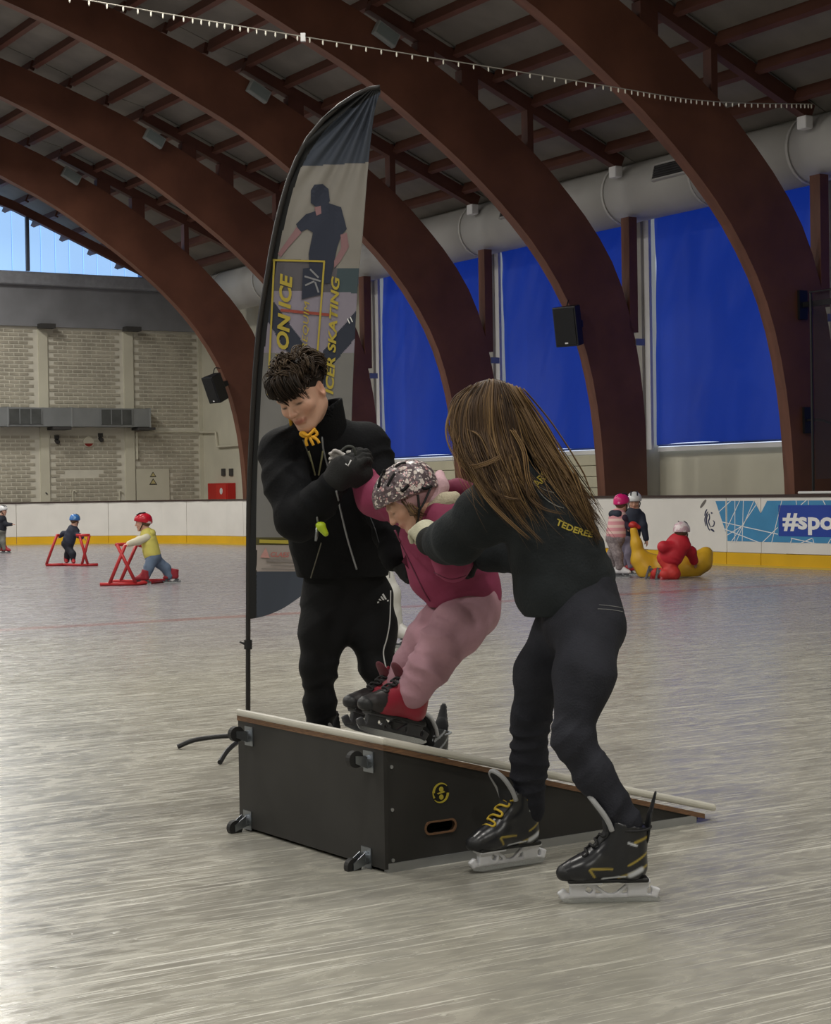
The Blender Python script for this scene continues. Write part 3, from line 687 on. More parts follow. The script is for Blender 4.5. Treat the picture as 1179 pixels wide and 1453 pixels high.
# ================================================================== THE FEATHER FLAG
FY = 8.6
LE = [(349, 879), (349, 800), (350, 690), (356, 560), (363, 470), (373, 405), (384, 340), (396, 288), (413, 236), (440, 187), (478, 150), (515, 128), (538, 124)]   # pole side
RE_ = [(540, 132), (533, 150), (527, 190), (522, 240), (518, 290), (514, 340), (508, 400), (504, 470), (500, 560), (497, 660), (492, 770), (488, 800)]                # free side
def ripple(x, y):
    g = max(0.0, min(1.0, (350 - y) / 180.0)); a = math.atan2(x - 536, y - 118)      # gathers fanning out from the tip
    return (.010 * math.sin((x + .12 * y) / 11.0) + .012 * math.sin(x / 23.0 + y / 90.0)) * (1 - g * .7) + g * .016 * math.sin(a * 38) * min(1.0, math.hypot(x - 536, y - 118) / 60.0)
def FP(x, y, off=0.0): return P(x, y, FY + ripple(x, y) - off)
lc = cat_rom([Vector((a, b, 0)) for a, b in LE], 10); rc = cat_rom([Vector((a, b, 0)) for a, b in RE_], 10)
bc = cat_rom([Vector(p + (0,)) for p in ((349, 879), (372, 875), (398, 865), (420, 851), (440, 836), (465, 818), (488, 800))], 8)
def lx(y):
    for p, q in zip(lc[:-1], lc[1:]):
        if q.y <= y <= p.y: return p.x + (q.x - p.x) * (y - p.y) / min(-1e-6, q.y - p.y)
    return lc[-1].x
def rx(y):
    if y <= rc[0].y: return rc[0].x
    for p, q in zip(rc[:-1], rc[1:]):
        if p.y <= y <= q.y: return p.x + (q.x - p.x) * (y - p.y) / max(1e-6, q.y - p.y)
    for p, q in zip(bc[:-1], bc[1:]):
        if q.y <= y <= p.y: return p.x + (q.x - p.x) * (y - p.y) / min(-1e-6, q.y - p.y)
    return lx(y) + .5
FC = [M('flag_slate', '#3d434f', .8), M('flag_pale', '#84807b', .8, var=.05), M('flag_greyviolet', '#57545a', .8), M('flag_teal', '#3f4d54', .8), M('flag_lilac', '#857f8d', .8, var=.04), M('flag_grey', '#747372', .8, var=.05),
      M('flag_olive', '#4f4a2a', .8), M('flag_notice', '#988f8b', .8), M('flag_navy', '#2f3442', .8), M('flag_black', '#141517', .75)]
def inpoly(x, y, pl):
    r = False; j = len(pl) - 1
    for i in range(len(pl)):
        (xi, yi), (xj, yj) = pl[i], pl[j]
        if (yi > y) != (yj > y) and x < (xj - xi) * (y - yi) / (yj - yi) + xi: r = not r
        j = i
    return r
def zone(x, y):
    if x - lx(y) < (15 if y > 240 else 15 + (240 - y) * .08) or (y < 152 and x - lx(y) < 30): return 9
    if y < 238 - (x - 400) * .06: return 0
    if inpoly(x, y, [(375, 418), (390, 430), (440, 500), (450, 540), (435, 545), (420, 520), (376, 450)]) or inpoly(x, y, [(508, 438), (508, 475), (470, 520), (458, 560), (440, 545), (450, 510), (480, 470)]): return 8
    if y < 368 + (x - 380) * .02: return 1
    if y < 412 + (x - 380) * .03: return 3 if x > 478 and y > 380 else (1 if x > 478 else 2)
    if y < 500: return 4
    if y < 762: return 5
    if y < 774: return 6
    if y < 811: return 7
    return 0
flag = empty('feather_flag', P(352, 1061, FY), 0, 'tall dark feather flag with yellow lettering on a black pole behind the ramp', 'flag')
def rel(p): return p - flag.location
v = []; f = []; mi = []; NUx, NVx = 90, 420
for j in range(NVx + 1):
    y = 879 - (879 - 126) * j / NVx
    for i in range(NUx + 1): x = lx(y) + max(.3, rx(y) - lx(y)) * i / NUx; v.append(rel(FP(x, y)))
for j in range(NVx):
    for i in range(NUx):
        f.append((j * (NUx + 1) + i, j * (NUx + 1) + i + 1, (j + 1) * (NUx + 1) + i + 1, (j + 1) * (NUx + 1) + i))
        y = 879 - (879 - 126) * (j + .5) / NVx; mi.append(zone(lx(y) + max(.3, rx(y) - lx(y)) * (i + .5) / NUx, y))
me = pyd('banner_cloth', v, f); o = link('banner_cloth', me, FC, flag, smooth=True); me.polygons.foreach_set('material_index', mi)
md = o.modifiers.new('thick', 'SOLIDIFY'); md.thickness = .0015; md.offset = 0
# pole: bent inside the sleeve, straight below it
pp = [rel(P(352, y, FY)) for y in (1050, 960, 880)] + [rel(P(p.x + 4, p.y, FY + .0)) for p in lc[4::6]]
a = MB(); a.tube(pp, [.012] * 3 + [.013] * (len(pp) - 3), 8); a.build('pole', M('pole_black', '#1d1a1a', .4), flag, smooth=True)
a = MB(); a.cyl(rel(P(352, 921, FY)), rel(P(352, 908, FY)), .02, 10); cl = a.build('pole_clamp', m_blk, flag)
a = MB(); a.tube([rel(P(351, 915, FY)), rel(P(340, 911, FY))], [.008, .004], 6); a.build('tension_hook', m_blk, cl)
a = MB(); a.cyl((0, 0, .02), (0, 0, .12), .022, 12); a.build('spigot', m_blk, flag)
for tx, ty in ((252, 1060), (312, 1082)):
    g = G(tx, ty, .012) - flag.location; g.z = .014
    a = MB(); a.tube(cat_rom([(0, 0, .06), g * .35 + Vector((0, 0, .055)), g * .75 + Vector((0, 0, .035)), g], 6), [.012] * 19, 8, flat=1.0); a.build('foot', m_blk, flag)
    g2 = Vector((-g.x, -g.y, g.z)); a = MB(); a.tube(cat_rom([(0, 0, .06), g2 * .35 + Vector((0, 0, .055)), g2 * .75 + Vector((0, 0, .035)), g2], 6), [.012] * 19, 8); a.build('foot', m_blk, flag)
def fpoly(pl, name, mat, off=.006, dens=6.0):
    """a printed shape on the cloth, cut fine enough to follow it"""
    bm = bmesh.new(); vs = [bm.verts.new((a, b, 0)) for a, b in pl]; bm.faces.new(vs)
    x0, x1 = min(p[0] for p in pl), max(p[0] for p in pl); y0, y1 = min(p[1] for p in pl), max(p[1] for p in pl)
    for ax, lo_, hi_ in ((0, x0, x1), (1, y0, y1)):
        c = lo_ + dens
        while c < hi_:
            pc = (c, 0, 0) if ax == 0 else (0, c, 0); nr = (1, 0, 0) if ax == 0 else (0, 1, 0)
            bmesh.ops.bisect_plane(bm, geom=bm.verts[:] + bm.edges[:] + bm.faces[:], plane_co=pc, plane_no=nr); c += dens
    for q in bm.verts: q.co = rel(FP(q.co.x, q.co.y, off))
    me = bpy.data.meshes.new(name); bm.to_mesh(me); bm.free(); return link(name, me, mat, flag)
m_fy = M('flag_yellow', '#a8963a', .7); m_fr_ = M('flag_red', '#8e4238', .7); m_fd = M('flag_figure_dark', '#2b3040', .8); m_fs = M('flag_figure_skin', '#86666a', .8)
def fbar(p, q, wd, name, mat, off=.007):
    dx, dy = q[0] - p[0], q[1] - p[1]; l = math.hypot(dx, dy); a_, b_ = -dy / l * wd / 2, dx / l * wd / 2
    fpoly([(p[0] + a_, p[1] + b_), (q[0] + a_, q[1] + b_), (q[0] - a_, q[1] - b_), (p[0] - a_, p[1] - b_)], name, mat, off)
# printed skater in dark clothes
fpoly([(441, 270), (446, 262), (458, 261), (466, 268), (468, 285), (462, 295), (452, 296), (441, 288)], 'printed_figure', m_fd, .005)
fpoly([(446, 294), (455, 292), (456, 303), (449, 306)], 'printed_figure', m_fs, .006)
fpoly([(466, 288), (484, 294), (492, 325), (484, 334), (478, 352), (474, 372), (468, 402), (440, 404), (438, 360), (444, 330), (436, 325), (425, 330), (420, 318), (434, 304), (446, 300)], 'printed_figure', m_fd, .0045)
fpoly([(421, 322), (428, 330), (410, 350), (398, 365), (394, 360)], 'printed_figure', m_fs, .005)
fpoly([(483, 333), (492, 330), (495, 350), (482, 372), (474, 380), (474, 370), (484, 352)], 'printed_figure', m_fs, .005)
fpoly([(430, 381), (452, 378), (456, 418), (438, 422), (428, 425)], 'printed_figure', m_fd, .006)
for p, q in (((432, 392), (455, 399)), ((440, 382), (452, 394)), ((433, 405), (446, 399)), ((447, 400), (452, 415))): fbar(p, q, 2.4, 'printed_lace', M('flag_lace', '#85858a', .8), .0075)
fbar((398, 440), (470, 447), 4, 'red_stripe', m_fr_, .006)
fbar((387, 369), (461, 371), 2.6, 'yellow_frame', m_fy); fbar((389, 369), (380, 560), 2.6, 'yellow_frame', m_fy); fbar((460, 371), (446, 560), 2.6, 'yellow_frame', m_fy)
def ftext(txt, xb, yb, hgt, length, lean, mat, up=True, bold=.02, name='lettering'):
    tm = text_mesh(txt, 1.0, 0, bold, .25); xs = [q.co.x for q in tm.vertices]; ys = [q.co.y for q in tm.vertices]; kx = length / (max(xs) - min(xs)); ky = hgt / (max(ys) - min(ys))
    for q in tm.vertices:
        gx, gy = (q.co.x - min(xs)) * kx, (q.co.y - min(ys)) * ky
        if up: px, py = xb - gy + gx * lean, yb - gx
        else: px, py = xb + gx, yb - gy + gx * lean
        q.co = rel(FP(px, py, .009))
    link(name, tm, mat, flag)
ftext('E ON ICE', 408, 522, 18, 134, .055, m_fy, bold=.035); ftext('REQUIM', 437, 497, 9, 70, .05, m_fy, bold=0.0); ftext('ICER SKATING', 473, 560, 12, 168, .055, m_fy, bold=.03)
fbar((497, 450), (500, 457), 1.4, 'white_mark', m_w); fbar((493, 452), (496, 459), 1.4, 'white_mark', m_w)
fbar((368, 768), (480, 771), 5, 'yellow_line', M('flag_yellow_dull', '#a89a3c', .7), .006)
ftext('CLAES W', 384, 790, 7, 40, .03, M('flag_notice_red', '#a8605c', .7), False)
fpoly([(369, 791), (377, 777), (383, 792)], 'notice_mark', M('flag_notice_pink', '#b58884', .7), .006)
for y, x0, x1, wd in ((795.5, 378, 480, 3.2), (802, 384, 480, 1.2), (807, 371, 480, 1.2)): fbar((x0, y), (x1, y + 2.5), wd, 'notice_line', M('flag_notice_ink', '#7b7472', .7), .006)

# ================================================================== SOFT SHAPES: blended distance fields turned into one continuous mesh
class Soft:
    def __init__(s, res=.006, k=.02): s.res = res; s.k = k; s.ops = []
    def cone(s, p0, p1, r0, r1, k=None, wide=None, sq=1.0, fold=None, op='add'):
        """tapered round limb from p0 to p1; flattened by sq across the direction that is not 'wide'"""
        s.ops.append(('cone', Vector(p0), Vector(p1), r0, r1, s.k if k is None else k, wide, sq, fold, op)); return s
    def chain(s, pts, rad, k=None, wide=None, sq=1.0, fold=None):
        for i in range(len(pts) - 1): s.cone(pts[i], pts[i + 1], rad[i], rad[i + 1], k, wide, sq, fold)
        return s
    def ell(s, c, r, mtx=None, k=None, op='add'):
        s.ops.append(('ell', Vector(c), Vector(r), mtx, None, s.k if k is None else k, None, 1, None, op)); return s
    def box(s, c, r, mtx=None, rd=.004, k=None, op='add'):
        s.ops.append(('box', Vector(c), Vector(r), mtx, rd, s.k if k is None else k, None, 1, None, op)); return s
    def cut(s, p, n, k=0.0):
        """removes everything on the side the normal points to"""
        s.ops.append(('cut', Vector(p), Vector(n).normalized(), None, None, k, None, 1, None, 'cut')); return s
    def grid(s):
        lo = np.full(3, 1e9); hi = -lo
        for o in s.ops:
            if o[9] != 'add': continue
            if o[0] == 'cone':
                for p, r in ((o[1], o[3]), (o[2], o[4])): q = np.array(p); lo = np.minimum(lo, q - r * 1.25); hi = np.maximum(hi, q + r * 1.25)
            else: q = np.array(o[1]); r = max(o[2]) * 1.8 if o[0] == 'box' else max(o[2]) * 1.1; lo = np.minimum(lo, q - r); hi = np.maximum(hi, q + r)
        lo -= .02; hi += .02; n = np.ceil((hi - lo) / s.res).astype(int) + 1
        return lo, n
    def mesh(s, name):
        lo, n = s.grid(); res = s.res
        ax = [lo[i] + res * np.arange(n[i], dtype=np.float32) for i in range(3)]
        F = np.full(tuple(n), .08, np.float32)
        for typ, a, b, r0, r1, k, wide, sq, fold, op in s.ops:
            if typ == 'cut':
                d = (ax[0][:, None, None] - a.x) * b.x + (ax[1][None, :, None] - a.y) * b.y + (ax[2][None, None, :] - a.z) * b.z
                F = np.maximum(F, d); continue
            m_ = .06 + (k or 0)
            if typ == 'cone': q = np.array([a, b]); rm = max(r0, r1) * 1.2; l_, h_ = q.min(0) - rm - m_, q.max(0) + rm + m_
            else: rm = max(b) * (1.8 if typ == 'box' else 1.05); l_, h_ = np.array(a) - rm - m_, np.array(a) + rm + m_
            i0 = np.clip(np.floor((l_ - lo) / res).astype(int), 0, n - 1); i1 = np.clip(np.ceil((h_ - lo) / res).astype(int) + 1, 1, n)
            if (i1 <= i0).any(): continue
            sl_ = tuple(slice(i0[i], i1[i]) for i in range(3))
            X = ax[0][sl_[0]][:, None, None] - a.x; Y = ax[1][sl_[1]][None, :, None] - a.y; Z = ax[2][sl_[2]][None, None, :] - a.z
            if typ == 'cone':
                t = b - a; L_ = max(t.length, 1e-6); t = t / L_
                h = X * t.x + Y * t.y + Z * t.z; u = np.clip(h / L_, 0, 1)
                if sq == 1.0 or wide is None:
                    d2 = (X - t.x * u * L_) ** 2 + (Y - t.y * u * L_) ** 2 + (Z - t.z * u * L_) ** 2
                else:
                    w_ = Vector(wide); w_ = (w_ - t * w_.dot(t)).normalized(); v_ = t.cross(w_)
                    A = X * w_.x + Y * w_.y + Z * w_.z; B = (X * v_.x + Y * v_.y + Z * v_.z) / sq; C = h - u * L_
                    d2 = A * A + B * B + C * C
                d = np.sqrt(d2) - (r0 + (r1 - r0) * u)
                if fold is not None:
                    am, wl, ph = fold
                    ph_ = h * (3.1416 / wl) + 1.5 * np.sin(X * 11 + Y * 9 + Z * 6 + ph) + 1.1 * np.sin(Z * 19 - X * 15 + ph * 2)
                    mk = (.5 + .5 * np.sin(X * 13 - Z * 15 + ph * 3) * np.sin(Y * 12 + Z * 11 + ph)) ** 1.5 * 1.15
                    d = d + am * (mk * (np.abs(np.sin(ph_)) * 1.8 - 1.1) + .25 * np.sin(X * 45 + Y * 37 + Z * 31 + ph))
            else:
                if r0 is not None:
                    mi_ = r0.to_3x3().inverted()
                    X, Y, Z = (mi_[0][0] * X + mi_[0][1] * Y + mi_[0][2] * Z, mi_[1][0] * X + mi_[1][1] * Y + mi_[1][2] * Z, mi_[2][0] * X + mi_[2][1] * Y + mi_[2][2] * Z)
                if typ == 'ell':
                    k0 = np.sqrt((X / b.x) ** 2 + (Y / b.y) ** 2 + (Z / b.z) ** 2); d = (k0 - 1) * min(b)
                else:
                    qx, qy, qz = np.abs(X) - b.x + r1, np.abs(Y) - b.y + r1, np.abs(Z) - b.z + r1
                    d = np.sqrt(np.maximum(qx, 0) ** 2 + np.maximum(qy, 0) ** 2 + np.maximum(qz, 0) ** 2) + np.minimum(np.maximum(qx, np.maximum(qy, qz)), 0) - r1
            f = F[sl_]
            if op == 'add':
                if k and k > 1e-5:
                    hh = np.maximum(k - np.abs(f - d), 0) / k; F[sl_] = np.minimum(f, d) - hh * hh * k * .25
                else: F[sl_] = np.minimum(f, d)
            else:
                d = -d
                if k and k > 1e-5:
                    hh = np.maximum(k - np.abs(f - d), 0) / k; F[sl_] = np.maximum(f, d) + hh * hh * k * .25
                else: F[sl_] = np.maximum(f, d)
        for i in range(3):                                   # keep it closed
            ix = [slice(None)] * 3; ix[i] = 0; F[tuple(ix)] = .08; ix[i] = -1; F[tuple(ix)] = .08
        V, Q = surface_nets(F); V = V * res + lo
        me = bpy.data.meshes.new(name); me.vertices.add(len(V)); me.vertices.foreach_set('co', V.astype(np.float32).ravel())
        me.loops.add(len(Q) * 4); me.polygons.add(len(Q)); me.loops.foreach_set('vertex_index', Q.ravel().astype(np.int32))
        me.polygons.foreach_set('loop_start', np.arange(len(Q), dtype=np.int32) * 4); me.polygons.foreach_set('use_smooth', np.ones(len(Q), bool))
        me.update(); me.validate(); return me
    def build(s, name, mat, parent, off=None):
        me = s.mesh(name)
        o = link(name, me, mat, None)
        if parent is not None:
            o.parent = parent
            me.transform(parent_matrix(parent).inverted())
        return o
def parent_matrix(o):
    m_ = Matrix.LocRotScale(o.location, o.rotation_euler, o.scale)
    return parent_matrix(o.parent) @ m_ if o.parent else m_
def surface_nets(F):
    n = F.shape; S = F < 0
    c = np.zeros(tuple(k - 1 for k in n), np.int8)
    for dx in (0, 1):
        for dy in (0, 1):
            for dz in (0, 1): c += S[dx:n[0] - 1 + dx, dy:n[1] - 1 + dy, dz:n[2] - 1 + dz]
    act = (c > 0) & (c < 8); idx = np.argwhere(act); ids = np.full(act.shape, -1, np.int64); ids[act] = np.arange(len(idx))
    V = np.zeros((len(idx), 3)); cnt = np.zeros(len(idx)); C = {}
    for dx in (0, 1):
        for dy in (0, 1):
            for dz in (0, 1): C[dx, dy, dz] = F[idx[:, 0] + dx, idx[:, 1] + dy, idx[:, 2] + dz]
    for a in C:
        for i in range(3):
            if a[i]: continue
            b = list(a); b[i] = 1; b = tuple(b); fa, fb = C[a], C[b]; m_ = (fa < 0) != (fb < 0)
            t = fa[m_] / (fa[m_] - fb[m_]); p = np.tile(np.array(a, float), (m_.sum(), 1)); p[:, i] = t; V[m_] += p; cnt[m_] += 1
    V = V / cnt[:, None] + idx
    Q = []
    for i in range(3):
        j, k = (i + 1) % 3, (i + 2) % 3
        s0 = [slice(None)] * 3; s1 = [slice(None)] * 3; s0[i] = slice(0, -1); s1[i] = slice(1, None)
        A, B = S[tuple(s0)], S[tuple(s1)]; e = np.argwhere(A != B); e = e[(e[:, j] > 0) & (e[:, k] > 0) & (e[:, j] < n[j] - 1) & (e[:, k] < n[k] - 1)]
        if not len(e): continue
        def cell(dj, dk):
            q = e.copy(); q[:, j] += dj; q[:, k] += dk; return ids[q[:, 0], q[:, 1], q[:, 2]]
        quad = np.stack([cell(-1, -1), cell(0, -1), cell(0, 0), cell(-1, 0)], 1)
        flip = A[e[:, 0], e[:, 1], e[:, 2]]; quad[~flip] = quad[~flip][:, ::-1]
        Q.append(quad)
    return V, np.concatenate(Q)
def paint(me, fn, base=(1, 1, 1)):
    """colour attribute from a function of the vertex positions (N,3) -> (N,3), linear colours"""
    co = np.zeros(len(me.vertices) * 3, np.float32); me.vertices.foreach_get('co', co); co = co.reshape(-1, 3)
    c = np.ones((len(co), 4), np.float32); c[:, :3] = fn(co)
    at = me.color_attributes.new('tint', 'FLOAT_COLOR', 'POINT'); at.data.foreach_set('color', c.ravel())
def tint_mat(name, rough=.5, spec=.35, sss=0.0, bump=0.0, bscale=200, aniso=0.0):
    if name in MATS: return MATS[name]
    m_ = M(name, (.5, .5, .5), rough, spec=spec, bump=bump, bscale=bscale); nt = m_.node_tree; a = nt.nodes.new('ShaderNodeVertexColor'); a.layer_name = 'tint'
    nt.links.new(a.outputs[0], nt.nodes['Principled BSDF'].inputs['Base Color'])
    if sss: b = nt.nodes['Principled BSDF']; b.inputs['Subsurface Weight'].default_value = sss; b.inputs['Subsurface Radius'].default_value = (.02, .008, .005); b.inputs['Subsurface Scale'].default_value = .3
    return m_
def frame(o, fwd, up):
    """matrix: local y = forward, z = up, x = right"""
    f = Vector(fwd).normalized(); u = Vector(up); u = (u - f * u.dot(f)).normalized(); r = f.cross(u)
    m_ = Matrix((r, f, u)).transposed().to_4x4(); m_.translation = Vector(o); return m_
def xform(mtx, p): return mtx @ Vector(p)
def head_soft(S, H, sc=1.0, child=False, ears=True):
    """adds a head (local: x right, y out of the face, z up; origin mid-head) of about 0.23 m * sc to a Soft body"""
    def c(p0, p1, r0, r1, k=.012, **kw): S.cone(xform(H, Vector(p0) * sc), xform(H, Vector(p1) * sc), r0 * sc, r1 * sc, k * sc, **kw)
    def e(p, r, k=.012, op='add', rot=None): S.ell(xform(H, Vector(p) * sc), Vector(r) * sc, H.to_3x3().to_4x4() if rot is None else H.to_3x3().to_4x4() @ rot, k * sc, op)
    e((0, -.012, .03), (.076, .098, .088), .02)                        # skull
    e((0, .028, -.02), (.062, .07, .085), .03)                         # face
    c((0, .055, -.088), (0, .075, -.096), .026, .016, .02)             # chin
    for s in (-1, 1):
        c((s * .052, -.005, -.05), (s * .018, .068, -.092), .02, .016, .025)   # jaw
        e((s * .038, .066, -.022), (.024, .022, .02), .02)             # cheek
        e((s * .031, .098, .006), (.018, .014, .010), .008, 'sub')     # eye socket
        e((s * .031, .081, .006), (.0165, .0125, .012), .004)          # eyeball under the lid
        c((s * .012, .092, .026), (s * .048, .08, .027), .008, .007, .012)     # brow
        e((s * .010, .104, -.030), (.008, .010, .007), .006)           # nostril wing
        if ears: e((s * .078, -.008, -.004), (.009, .02, .03), .008, rot=Matrix.Rotation(-.25 * s, 4, 'Z')); e((s * .083, -.002, .0), (.005, .011, .017), .005, 'sub')
    c((0, .090, .016), (0, .113, -.026), .009, .0115, .010)            # nose
    c((-.017, .092, -.056), (.017, .092, -.056), .0065, .0065, .006); e((0, .096, -.055), (.010, .008, .006), .006)
    c((-.014, .090, -.066), (.014, .090, -.066), .0075, .0075, .005)   # lips
    c((-.02, .103, -.0605), (.02, .103, -.0605), .0022, .0022, .003, op='sub')
def face_paint(me, mw, H, sc, skin, hair, lip='#9c5a50', brow=None):
    """skin with lips, brows, lashes and a warmer nose and cheeks; positions are the mesh's own, mw brings them to the world"""
    inv = np.array((H.inverted() @ mw)); sk, hr, lp = np.array(lin(skin)[:3]), np.array(lin(brow or hair)[:3]), np.array(lin(lip)[:3]); warm = sk * np.array((1.0, .72, .66))
    def fn(co):
        p = (co @ inv[:3, :3].T + inv[:3, 3]) / sc; x, y, z = np.abs(p[:, 0]), p[:, 1], p[:, 2]
        c = np.tile(sk, (len(co), 1)); near = (np.abs(p) < .2).all(1)
        def mix(w, col): c[:] = c * (1 - w[:, None]) + col * w[:, None]
        g = lambda d, r: np.exp(-(d / r) ** 2) * near
        mix(.5 * g(np.sqrt((x - .042) ** 2 + (z + .03) ** 2 + ((y - .075) * .6) ** 2), .022), warm); mix(.45 * g(np.sqrt(x ** 2 + (y - .115) ** 2 + (z + .028) ** 2), .016), warm)
        mix(.5 * g(np.sqrt((x - .08) ** 2 + (y + .008) ** 2 + z ** 2), .03), warm)
        mix(np.clip(1.6 * g(np.sqrt((x / 2.6) ** 2 + ((z + .061) * 1.0) ** 2), .0085) * (y > .07), 0, .8), lp)
        mix(np.clip(1.8 * g(np.sqrt(((x - .031) / 2.6) ** 2 + (z - .027) ** 2), .0055) * (y > .05), 0, .85), hr)
        mix(np.clip(1.6 * g(np.sqrt(((x - .031) / 3.6) ** 2 + (z + .001) ** 2), .0032) * (y > .05), 0, .85), hr * .5)
        return c
    paint(me, fn)
def strands(name, parent, mat, curves, tints, seg=5):
    """hair: many tapered locks joined in one mesh; curves = [(points, radius)]"""
    mb = MB(); cols = []
    for (pts, r), col in zip(curves, tints):
        n = len(pts); rad = [r * (1.0 if i < n * .6 else max(.12, 1 - (i / (n - 1) - .6) / .4 * .9)) for i in range(n)]
        k = len(mb.v); mb.tube(pts, rad, seg, flat=.55); cols += [col] * (len(mb.v) - k)
    me = mb.mesh(name); at = me.color_attributes.new('tint', 'FLOAT_COLOR', 'POINT'); at.data.foreach_set('color', np.array([tuple(c[:3]) + (1,) for c in cols], np.float32).ravel())
    o = link(name, me, mat, None, smooth=True); o.parent = parent; me.transform(parent_matrix(parent).inverted()); return o
def tube_part(name, pts, rad, mat, parent, seg=8, flat=1.0, up=None):
    inv = parent_matrix(parent).inverted(); mb = MB(); mb.tube([inv @ Vector(p) for p in pts], rad, seg, flat=flat, up=(inv.to_3x3() @ Vector(up)) if up is not None else None); return mb.build(name, mat, parent, smooth=True)
def finger_chain(S, pts, r, k=.004): S.chain([Vector(p) for p in pts], [r * (1 - .12 * i) for i in range(len(pts))], k)
def hand(S, wrist, dirv, palm_n, thumb_side, size=1.0, curl=(.5, .5, .5, .5), tcurl=.6, spread=.0, r=.0095):
    """a palm and five separate fingers; dirv towards the knuckles, palm_n out of the palm, thumb_side +1/-1"""
    d = Vector(dirv).normalized(); n = Vector(palm_n); n = (n - d * n.dot(d)).normalized(); t = d.cross(n) * thumb_side; w = Vector(wrist)
    S.cone(w, w + d * .05 * size, .026 * size, .03 * size, .015, wide=t, sq=.6)
    S.cone(w + d * .03 * size + t * .018 * size, w + d * .085 * size + t * .024 * size, .018 * size, .014 * size, .012)
    S.cone(w + d * .03 * size - t * .018 * size, w + d * .08 * size - t * .026 * size, .018 * size, .014 * size, .012)
    for i, (off, l) in enumerate(((.030, .072), (.010, .080), (-.010, .075), (-.029, .060))):
        b = w + d * (.086 - .004 * abs(i - 1)) * size + t * off * size; p = [b]; a = curl[i] * .5; q = b
        for j, f in enumerate((.45, .31, .24)):
            dd = (d * math.cos(a) + n * math.sin(a) + t * off * spread * 8).normalized(); q = q + dd * l * f * size; p.append(q); a += curl[i]
        finger_chain(S, p, r * size)
    b = w + d * .02 * size + t * .03 * size; dd = (d * .6 + t * .75 + n * .25).normalized(); p1 = b + dd * .04 * size
    d2 = (d * (1 - tcurl * .3) + t * (.35 - tcurl * .5) + n * tcurl).normalized(); p2 = p1 + d2 * .032 * size; p3 = p2 + (d2 + n * .4 - t * .2 * tcurl).normalized() * .026 * size
    S.chain([b, p1, p2, p3], [.016 * size, .0125 * size, .0112 * size, .0095 * size], .008)

